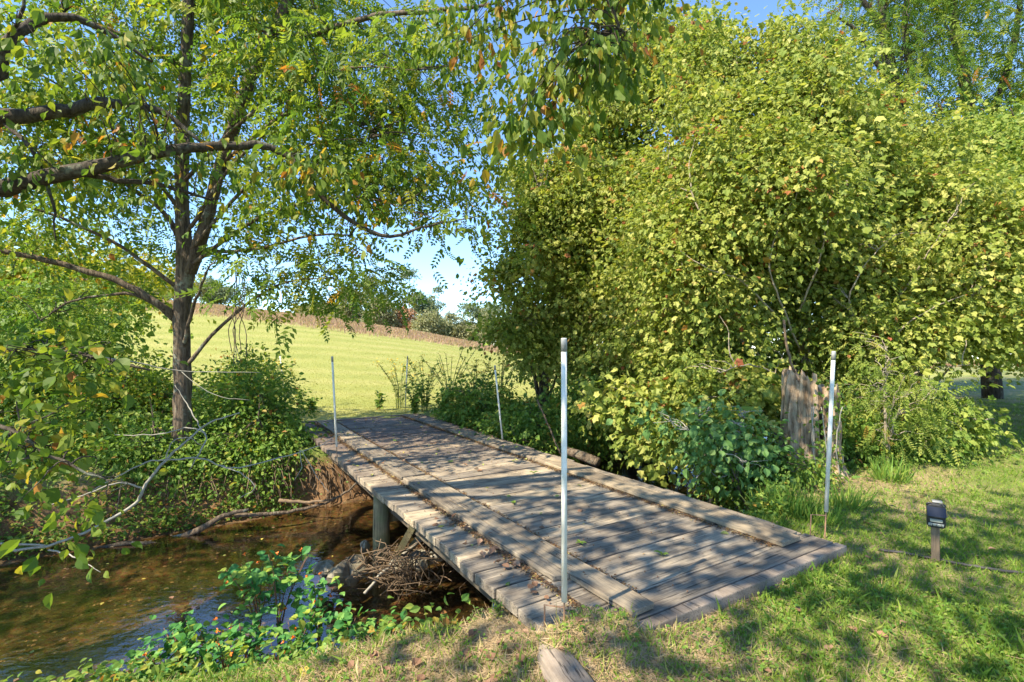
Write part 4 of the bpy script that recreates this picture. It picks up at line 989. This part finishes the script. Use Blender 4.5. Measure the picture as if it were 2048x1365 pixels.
# pebbles on the bed (nobody could count them)
n=2600; t_=rng.uniform(-7,4,n); s_=snear(t_)+ (sfar(t_)-snear(t_))*rng.random(n)
px_=P0[0]+s_*Vv[0]+t_*Uv[0]; py_=P0[1]+s_*Vv[1]+t_*Uv[1]; pz_=ground_z(px_,py_)
ico=[]; 
for a_,b_ in ((1,0),(0,1),(-1,0),(0,-1)): ico.append((a_*.5,b_*.38,0))
tv=np.array(ico+[(0,0,.28),(0,0,-.2)]); tf=np.array([(0,1,4),(1,2,4),(2,3,4),(3,0,4),(1,0,5),(2,1,5),(3,2,5),(0,3,5)])
ang=rng.uniform(0,6.28,n)
M['pebble']=leaf_mat('creek_pebbles',[(0,(.035,.03,.02)),(.5,(.10,.07,.035)),(1,(.22,.16,.09))],0.0,.5)
o=leaves('gravel',np.stack([px_,py_,pz_+.005],-1),np.stack([np.cos(ang),np.sin(ang),0*ang],-1),np.tile([0,0,1.0],(n,1)),rng.uniform(.02,.075,n)*1.0,(tv*np.array([1,1,.6]),tf),M['pebble'])
tag(o,'gravel and small stones on the creek bed','gravel',kind='stuff')

# ------------------------------------------------------------------ jewelweed and weeds on the near bank
GJ='jewelweed plants on the near bank'
def jewel(px,py,Y,h,label,nleaf=34,fl=6,sz=.075,lean=0.0):
    c_=at(px,py,Y); x,y=c_[0],c_[1]; z=max(gz(x,y),WATER)
    o=empty('jewelweed',(x,y,z),label,'plant',GJ); L0=np.array([x,y,z])
    mb=MB(); anchors=[]
    h*=1.35
    for k in range(6):
        dx=random.uniform(-.3,.3)*h+lean*h; dy=random.uniform(-.25,.25)*h; hh=h*random.uniform(.6,1.0)
        line=smooth_line([(0,0,-.05),(dx*.2,dy*.2,hh*.4),(dx*.6,dy*.6,hh*.75),(dx,dy,hh)],4,.004)
        mb.tube(line,[.007*(1-.7*j/(len(line)-1)) for j in range(len(line))],5)
        anchors+= [l_ for l_ in line[3:]]
    mb.build('stem',M['red_stem'],o,smooth=True)
    A=np.array(anchors); w=A[:,2]**1.2; w/=w.sum()
    nleaf=int(nleaf*1.9); sz*=1.08; sel=rng.choice(len(A),nleaf,p=w); P_=A[sel]+rng.normal(size=(nleaf,3))*np.array([.09,.09,.045])+L0
    P_[:,2]=np.maximum(P_[:,2],np.maximum(ground_z(P_[:,0],P_[:,1]),WATER)+.03)
    d_=rng.normal(size=(nleaf,3))*np.array([1,1,.25])+np.array([0,0,-.25])
    leaves('leaves',P_,d_,rng.normal(size=(nleaf,3))*.3+np.array([0,-.15,1.0]),sz*rng.uniform(.7,1.3,nleaf),'broad',M['jewel'],o)
    if fl:
        sel=rng.choice(len(A),fl,p=w); P_=A[sel]+rng.normal(size=(fl,3))*.06+L0
        for q in P_: leaves('flower',np.repeat(q[None],5,axis=0),rng.normal(size=(5,3))*.8+np.array([0,-.4,-.3]),rng.normal(size=(5,3)),.021,'broad',M['flower'],o)
for a_ in ((520,1290,4.5,.62,'tall jewelweed standing highest against the dark water',46,8,.085,-.1),(560,1310,4.4,.60,'jewelweed with orange flowers beside the tallest one',40,7,.08,.1),
           (640,1270,4.35,.42,'jewelweed in front of the blue reflection',44,5,.07,0),(590,1290,4.0,.34,'leafy jewelweed low at the bank crest',48,4,.065,0),
           (500,1310,3.9,.36,'jewelweed left of the blue reflection',50,6,.065,0),(430,1330,3.9,.38,'bushy jewelweed at the waterline',50,5,.065,-.1),
           (370,1340,3.9,.34,'outer jewelweed leaning over the water at the left',40,3,.065,-.3),(700,1250,4.1,.30,'jewelweed nearest to the bridge post',44,3,.065,.1),
           (455,1360,3.5,.26,'short jewelweed in grass at the bottom',46,3,.055,0),(330,1345,3.7,.26,'lowest jewelweed at the bottom left of the bank',36,2,.055,-.3),
           (560,1345,3.6,.24,'short flowering jewelweed amid grass',44,4,.055,0),(650,1300,3.75,.24,'short jewelweed on the bank crest',44,2,.055,0),(745,1240,4.2,.26,'small jewelweed at the right end of the patch',36,2,.06,.2)):
    jewel(*a_)
# upright weeds by the bridge near left side and elsewhere
def weed(c_,h,label,n=26,sz=.06,tm='lance',mat='weed',flower=None,stems=4,group='weeds at the bridge ends',nm='weed_clump'):
    x,y=c_[0],c_[1]; z=gz(x,y); o=empty(nm,(x,y,z),label,'weed',group); L0=np.array([x,y,z]); mb=MB(); P_=[];D_=[]
    tips=[]
    for k in range(stems):
        dx,dy=random.uniform(-.4,.4)*h,random.uniform(-.4,.4)*h; hh=h*random.uniform(.6,1)
        line=smooth_line([(dx*.15,dy*.15,-.03),(dx*.3,dy*.3,hh*.5),(dx,dy,hh)],5,.003); mb.tube(line,.004*max(1,h),4)
        for j in range(n//stems):
            q=line[random.randint(2,len(line)-1)]; an_=random.uniform(0,6.28); P_.append(q+L0); D_.append((math.cos(an_),math.sin(an_),random.uniform(-.4,.9)))
        tips.append(np.array(line[-1])+L0)
    mb.build('stem',M['stem'],o,smooth=True)
    P_=np.array(P_);D_=np.array(D_); m_=len(P_)
    leaves('leaves',P_,D_,rng.normal(size=(m_,3))*.3+np.array([0,0,1.0]),sz*rng.uniform(.6,1.3,m_),tm,M[mat],o)
    if flower:
        pts=np.repeat(np.array(tips),14,axis=0)+rng.normal(size=(len(tips)*14,3))*np.array([.06,.06,.05])
        leaves('flowers',pts,rng.normal(size=pts.shape),rng.normal(size=pts.shape),.035,'broad',M[flower],o)['kind']='stuff'
    return o
for k,(px,Y,h,lab) in enumerate([(870,3.75,.20,'leafy weed at the bank crest before the drift pile'),(905,3.7,.24,'upright weed against the dark water'),(940,3.62,.30,'tallest upright weed left of the added blue drum'),(965,3.55,.22,'weed in front of the added blue drum'),
        (985,3.5,.26,'weed leaning over the added blue drum'),(1010,3.35,.14,'low bright weed at the left foot of the deck'),(1000,3.2,.10,'small bright weed mat under the deck edge'),(830,3.8,.15,'low weed at the left of the bank crest')]):
    weed(at(px,1230,Y),h,lab,34 if h>.15 else 40,.045)
for px,Y,h,lab in ((600,12.4,.55,'leafy weed standing at the far left end of the deck'),(625,12.2,.35,'small weed at the far end of the deck'),(760,12.6,.5,'weed at the far end of the deck before the field')):
    weed(at(px,830,Y),h,lab,70,.12,'ovate','shrub')
for px,Y,h,lab in ((800,13.0,1.25,'goldenrod clump behind the far right pole'),(850,12.4,1.3,'goldenrod and brush at the far right corner of the bridge'),(900,12.6,1.7,'tall sumac like plant above the weeds right of the far pole'),(955,12.6,1.35,'goldenrod below the distant trees'),(1000,12.8,1.4,'tall weeds at the edge of the maple'),
                     (830,11.7,.8,'low weeds right beside the far deck corner'),(890,11.2,.85,'green weeds beside the deck at its far third'),(940,10.5,.7,'low weeds beyond the right runner board'),(540,12.2,1.3,'tall weed with yellow flowers behind the far left corner'),(470,12.0,1.1,'weeds in front of the field right of the trunk')):
    weed(at(px,830,Y),h,lab,420,.085,'ovate' if px%100 else 'lance','weed' if px%20 else 'shrub','goldenrod' if px in (800,850,955,1000,540) else None,stems=14,group='tall weeds at the far end of the bridge')
# grass tufts by the right deck edge
GT='long grass tufts beside the bridge'
def tuft(c_,h,n,label,spread=.16):
    x,y=c_[0],c_[1]; an_=rng.uniform(0,6.28,n); rr=spread*np.sqrt(rng.random(n)); P_=np.stack([x+rr*np.cos(an_),y+rr*np.sin(an_),0*rr],-1); P_[:,2]=ground_z(P_[:,0],P_[:,1])-.01
    D_=np.stack([np.cos(an_)*.5,np.sin(an_)*.5,np.full(n,.9)],-1)+rng.normal(size=(n,3))*.2
    o=empty('grass_tuft',(x,y,gz(x,y)),label,'grass tuft',GT)
    leaves('blades',P_,D_,rng.normal(size=(n,3))*.4+np.array([0,0,.8]),h*rng.uniform(.5,1.2,n),(TM['blade'][0]*np.array([.7,1,1]),TM['blade'][1]),M['weed'],o)
for px,py,Y,h,n,lab in ((1540,1010,5.2,.26,150,'grass tuft between the right deck edge and the bramble'),(1590,1020,5.0,.28,170,'lush grass tuft beside the near right deck edge'),(1640,1030,4.8,.22,120,'grass tuft behind the foot of the leaning white pole'),(1690,1000,5.2,.24,120,'grass tuft right of the leaning white pole'),
                       (1780,965,6.2,.30,110,'grass tuft at the foot of the spindly sapling'),(1500,990,5.4,.2,100,'grass tuft furthest along the right deck edge'),(1840,930,7.2,.26,90,'grass tuft in shade at the lawn edge'),(1330,1262,2.75,.09,60,'green tuft in front of the deck end beam'),(1945,885,8.5,.2,80,'pale tuft on the lawn near the boughs')):
    tuft(at(px,py,Y),h,n,lab)

# ------------------------------------------------------------------ grass
def scatter_view(n, y0, y1, power=1.0):
    """even cover as seen: density falls with distance"""
    u=rng.random(n); Y=y0*(y1/y0)**(u**power); b=rng.uniform(-1.12,1.12,n); return b*Y, Y
def on_deck(x,y,m=0.0):
    s_,t_=st(x,y); return (s_>-.09-m)&(s_<BL)&(t_>-.02-m)&(t_<BW+.02+m)&~((s_<.6)&(ground_z(x,y)>.004))
x,y=scatter_view(330000,1.75,16)
s_,t_=st(x,y); sn=snear(t_)
keep=(~on_deck(x,y))&(s_<sn-.12)&~((t_>-.3)&(t_<BW)&(s_>.3)&(ground_z(x,y)<0))
patch=wob(x,y,1.3,5)+.5*wob(x,y,4.1,2)
dry=np.clip(.5+.35*patch,0,1)
nearstraw=np.exp(-((x+.2)**2+(y-2.3)**2)/.9)+np.exp(-((t_-.25)**2)/.3-((s_+.0)**2)/.2)   # straw by the left corner
dry=np.clip(dry*.8+.9*thatch_w(x,y),0,1)
keep&=rng.random(len(x))<(.97-.66*dry)
x,y,dry,s_,sn,t_=x[keep],y[keep],dry[keep],s_[keep],sn[keep],t_[keep]; n=len(x)
z=ground_z(x,y)-.004
slope=np.clip((sn-s_)/1.2,0,1)
an_=rng.uniform(0,6.28,n)
D_=np.stack([np.cos(an_)*.55,np.sin(an_)*.55,rng.uniform(.35,1.0,n)],-1)
hgt=rng.uniform(.022,.055,n)*np.where(rng.random(n)<.02,2.0,1.0)*np.where((s_<.02)&(s_>-.26)&(t_>-.1)&(t_<BW+.1),1.15,1.0)*(1+.35*np.clip(wob(x,y,5.0,6),0,1))*(1+.9*(1-slope))*(1+.25*np.clip(y/8,0,1.5))
rnd=np.clip(rng.random(n)*.62+.42*dry-.10,0,1)
wd=TM['blade'][0].copy(); wd[:,0]*=1.5
o=leaves('grass',np.stack([x,y,z],-1),D_,rng.normal(size=(n,3))*.5+np.array([0,0,.6]),hgt,(wd,TM['blade'][1]),M['grass'],None,rnd); tag(o,'short patchy lawn grass mixed with dry straw','grass',kind='stuff')
# straw
x,y=scatter_view(110000,1.75,9); s_,t_=st(x,y)
w_=np.exp(-((x+.2)**2+(y-2.3)**2)/1.6)+.9*np.exp(-((t_-.25)**2)/.25-((s_+.02)**2)/.12)+.9*np.exp(-((x-4.0)**2+(y-6.0)**2)/.35)+.10+.12*(wob(x,y,1.3,5)>.2)
w_=np.maximum(w_,thatch_w(x,y)*.95); keep=(rng.random(len(x))<w_)&(s_<snear(t_)-.15)&~on_deck(x,y,-.0); x,y=x[keep],y[keep]; n=len(x); an_=rng.uniform(0,6.28,n)
o=leaves('straw',np.stack([x,y,ground_z(x,y)+.006+.012*rng.random(n)],-1),np.stack([np.cos(an_),np.sin(an_),rng.normal(size=n)*.18],-1),np.tile([0,0,1.],(n,1))+rng.normal(size=(n,3))*.3,rng.uniform(.04,.12,n),(TM['blade'][0]*np.array([.35,1,.25]),TM['blade'][1]),M['straw'])
tag(o,'dry straw and thatch lying on the ground','straw',kind='stuff')
# clover and small broad weeds in the turf
x,y=scatter_view(52000,1.75,9); s_,t_=st(x,y)
keep=(s_<snear(t_)-.1)&(~on_deck(x,y,.02))&(rng.random(len(x))<np.clip(.45-.6*(wob(x,y,1.3,5)+.4*wob(x,y,3.3,8)),.04,1)*(1-.9*np.exp(-((x+.2)**2+(y-2.3)**2)/.9))); x,y=x[keep],y[keep]; n=len(x)
d_=rng.normal(size=(n,3)); d_[:,2]*=.25
o=leaves('clover',np.stack([x,y,ground_z(x,y)+.018+.03*rng.random(n)],-1),d_,np.tile([0,0,1.],(n,1))+rng.normal(size=(n,3))*.3,rng.uniform(.012,.032,n),'broad',M['weed'])
tag(o,'clover and small broad leaved weeds in the turf','clover',kind='stuff')
# bank ground cover, both banks
n=75000; t_=rng.uniform(-8,9,n); far_=rng.random(n)<.8
s_=np.where(far_,sfar(t_)+.05+rng.random(n)**1.3*2.6,snear(t_)-rng.random(n)*.9)
keep=(~((t_>-.25)&(t_<BW+.1)&(s_>snear(t_)-1)))|((t_<.05)&(t_>-.6)&(s_>8.8))
keep&=rng.random(n)<np.clip(.5+.8*wob(s_*1.0,t_*1.0,2.6,4)+.3,.05,1)
t_,s_=t_[keep],s_[keep]; n=len(t_); x=P0[0]+s_*Vv[0]+t_*Uv[0]; y=P0[1]+s_*Vv[1]+t_*Uv[1]
d_=rng.normal(size=(n,3)); d_[:,2]=d_[:,2]*.3-.2
o=leaves('ground_cover',np.stack([x,y,ground_z(x,y)+.03+.20*rng.random(n)**1.5],-1),d_,rng.normal(size=(n,3))*.5+np.array([0,-.3,.9]),rng.uniform(.03,.075,n),'ovate',M['shrub'])
tag(o,'low leafy ground cover trailing over the creek banks','ground cover',kind='stuff')
# field grass
n=210000; u=rng.random(n); Y=11.5*(60/11.5)**u; b=rng.uniform(-1.1,.45,n); x=b*Y; y=Y; s_,t_=st(x,y)
keep=(s_>9.4)|((s_>8.2)&((t_<-.6)|(t_>3.3))); x,y,Y=x[keep],y[keep],Y[keep]; n=len(x); an_=rng.uniform(0,6.28,n)
D_=np.stack([np.cos(an_)*.4,np.sin(an_)*.4,rng.uniform(.5,1,n)],-1)
o=leaves('field_grass',np.stack([x,y,ground_z(x,y)-.01],-1),D_,rng.normal(size=(n,3))+np.array([0,-.3,.3]),rng.uniform(.03,.06,n)*(.6+.022*Y),(wd*np.array([1.4,1,1]),TM['blade'][1]),M['field_grass'])
tag(o,'mown light green grass of the hill field','grass',kind='stuff')
# tall reddish grass along the ridge
n=170000; b=rng.uniform(-1.1,.4,n); Y=rng.uniform(38,72,n)**1.0; x=b*Y; keep=rng.random(n)<ridge_y(x,Y); x,Y=x[keep],Y[keep]; n=len(x); an_=rng.uniform(0,6.28,n)
D_=np.stack([np.cos(an_)*.25,np.sin(an_)*.25,np.ones(n)],-1)
o=leaves('ridge_grass',np.stack([x,Y,ground_z(x,Y)-.02],-1),D_,rng.normal(size=(n,3))+np.array([0,-.6,.2]),rng.uniform(.15,.38,n),(wd*np.array([1.9,1,1]),TM['blade'][1]),M['ridge_grass'])
tag(o,'tall unmown reddish seed grass along the ridge','grass',kind='stuff')

# ------------------------------------------------------------------ fallen leaves, each its own object
def leaf_src(name,tm,mat,rv,curl):
    tv,tf=TM[tm]; v=tv.copy(); v[:,1]-=.5; v[:,2]+=curl*(v[:,1]**2*1.2+v[:,0]**2*1.6)
    me_o=mesh_np(name,v,tf,mat,None,False,np.full(len(v),rv)); return me_o
srcs={}
for key,tm,mt in (('brown','broad','dry_leaf'),('yellow','ovate','yel_leaf')):
    srcs[key]=[]
    for q in range(5):
        o=leaf_src('fallen_leaf',tm,M[mt],random.random(),random.choice((-.6,.5,.9,.3))); srcs[key].append(o)
first={}
def drop(key,x,y,z,size,label,group):
    q=random.choice(srcs[key])
    if id(q) not in first: o=q; first[id(q)]=1
    else: o=q.copy(); COL.objects.link(o)
    o.location=(float(x),float(y),float(z)); o.scale=(size,size,size); o.rotation_euler=(random.uniform(-.35,.35),random.uniform(-.35,.35),random.uniform(0,6.28))
    tag(o,label,'leaf',group)
for k in range(105):
    key='yellow' if random.random()<.62 else 'brown'
    s_=random.uniform(.3,9.0) if random.random()<.35 else random.uniform(3.5,9.0); t_=random.uniform(.08,2.7)
    onr=(.36<t_<.71) or (2.28<t_<2.61); p=bridge_pt(s_,t_)
    drop(key,p[0],p[1],.066 if onr else .014,random.uniform(.04,.075),('small yellow leaf fallen on the bridge deck' if key=='yellow' else 'curled brown leaf fallen on the bridge deck'),'%s leaves on the deck'%key)
for k in range(34):   # gathered along the runner's outer edge near the corner
    s_=abs(random.gauss(.9,.8)); t_=random.gauss(.26,.09); p=bridge_pt(s_,t_)
    drop('brown',p[0],p[1],.018+random.random()*.01,random.uniform(.04,.075),'dry brown leaf gathered beside the left runner board','brown leaves along the runner')
for k in range(190):
    if random.random()<.5: x=random.gauss(-.25,.6); y=random.gauss(2.4,.35)
    else: y=random.uniform(1.9,5.5); x=random.uniform(-.1,1.0)*y
    s_,t_=st(x,y)
    if on_deck(x,y,.03) or s_>snear(t_)-.25 or y<1.7: continue
    key='brown' if random.random()<.87 else 'yellow'; nc=(x<.5)
    drop(key,x,y,gz(x,y)+.022,random.uniform(.04,.085) if nc else random.uniform(.035,.07),
         '%s leaf %s'%('dry brown' if key=='brown' else 'yellow','in the straw near the bottom left of the deck' if nc else 'lying on the lawn to the right of the deck'),
         '%s leaves %s'%(key,'in the straw' if nc else 'on the lawn'))
for q in srcs['brown']+srcs['yellow']:
    if id(q) not in first: bpy.data.objects.remove(q)
# small plants growing between planks
for s_,t_ in ((1.05,.95),(2.2,1.05),(4.2,1.25),(.55,1.35),(3.1,1.9),(6.1,1.1),(1.7,.42)):
    p=bridge_pt(s_,t_); n=7; an_=rng.uniform(0,6.28,n)
    o=leaves('deck_weed',np.tile([0,0,0.],(n,1)),np.stack([np.cos(an_),np.sin(an_),np.full(n,.35)],-1),np.tile([0,0,1.],(n,1)),rng.uniform(.03,.065,n),'ovate',M['weed']); o.location=(p[0],p[1],.012)
    tag(o,'tiny green weed sprouting between the deck planks','weed','sprouts between the planks')

# leaf crumbs and dirt gathered on the deck
n=22000; k_=rng.random(n)
s_=rng.uniform(.2,9.1,n); t_=np.where(k_<.22,.345-np.abs(rng.normal(size=n))*.03,np.where(k_<.40,.72+np.abs(rng.normal(size=n))*.03,np.where(k_<.62,2.265-np.abs(rng.normal(size=n))*.035,rng.uniform(.02,2.74,n))))
keep=(k_<.62)|(rng.random(n)<np.clip((s_-1.5)/5,.12,1)*(.5+.5*wob(s_,t_,3.0,2)))
s_,t_=s_[keep],t_[keep]; n=len(s_); onr=((t_>.365)&(t_<.70))|((t_>2.28)&(t_<2.62)); x=P0[0]+s_*Vv[0]+t_*Uv[0]; y=P0[1]+s_*Vv[1]+t_*Uv[1]
d_=rng.normal(size=(n,3)); d_[:,2]*=.12
o=leaves('leaf_litter',np.stack([x,y,np.where(onr,.058,.008)+.006*rng.random(n)],-1),d_,np.tile([0,0,1.],(n,1))+rng.normal(size=(n,3))*.3,rng.uniform(.008,.026,n),'ovate',M['crumb'])
tag(o,'crumbled leaves and dirt gathered along the runner boards','leaf litter',kind='stuff')

# leaves floating on the creek
for k in range(46):
    t_=random.uniform(-4.5,-.2); s_=random.uniform(float(snear(t_))+.15,float(sfar(t_))-.1); p=bridge_pt(s_,t_)
    q=random.choice(srcs['yellow'][:3]+srcs['brown'][:2])
    try: o=q.copy()
    except ReferenceError: continue
    COL.objects.link(o); sz=random.uniform(.03,.06); o.location=(p[0],p[1],WATER+.006); o.scale=(sz,sz,sz*.4); o.rotation_euler=(0,0,random.uniform(0,6.28))
    tag(o,'small fallen leaf floating on the creek left of the bridge','leaf','leaves floating on the creek')
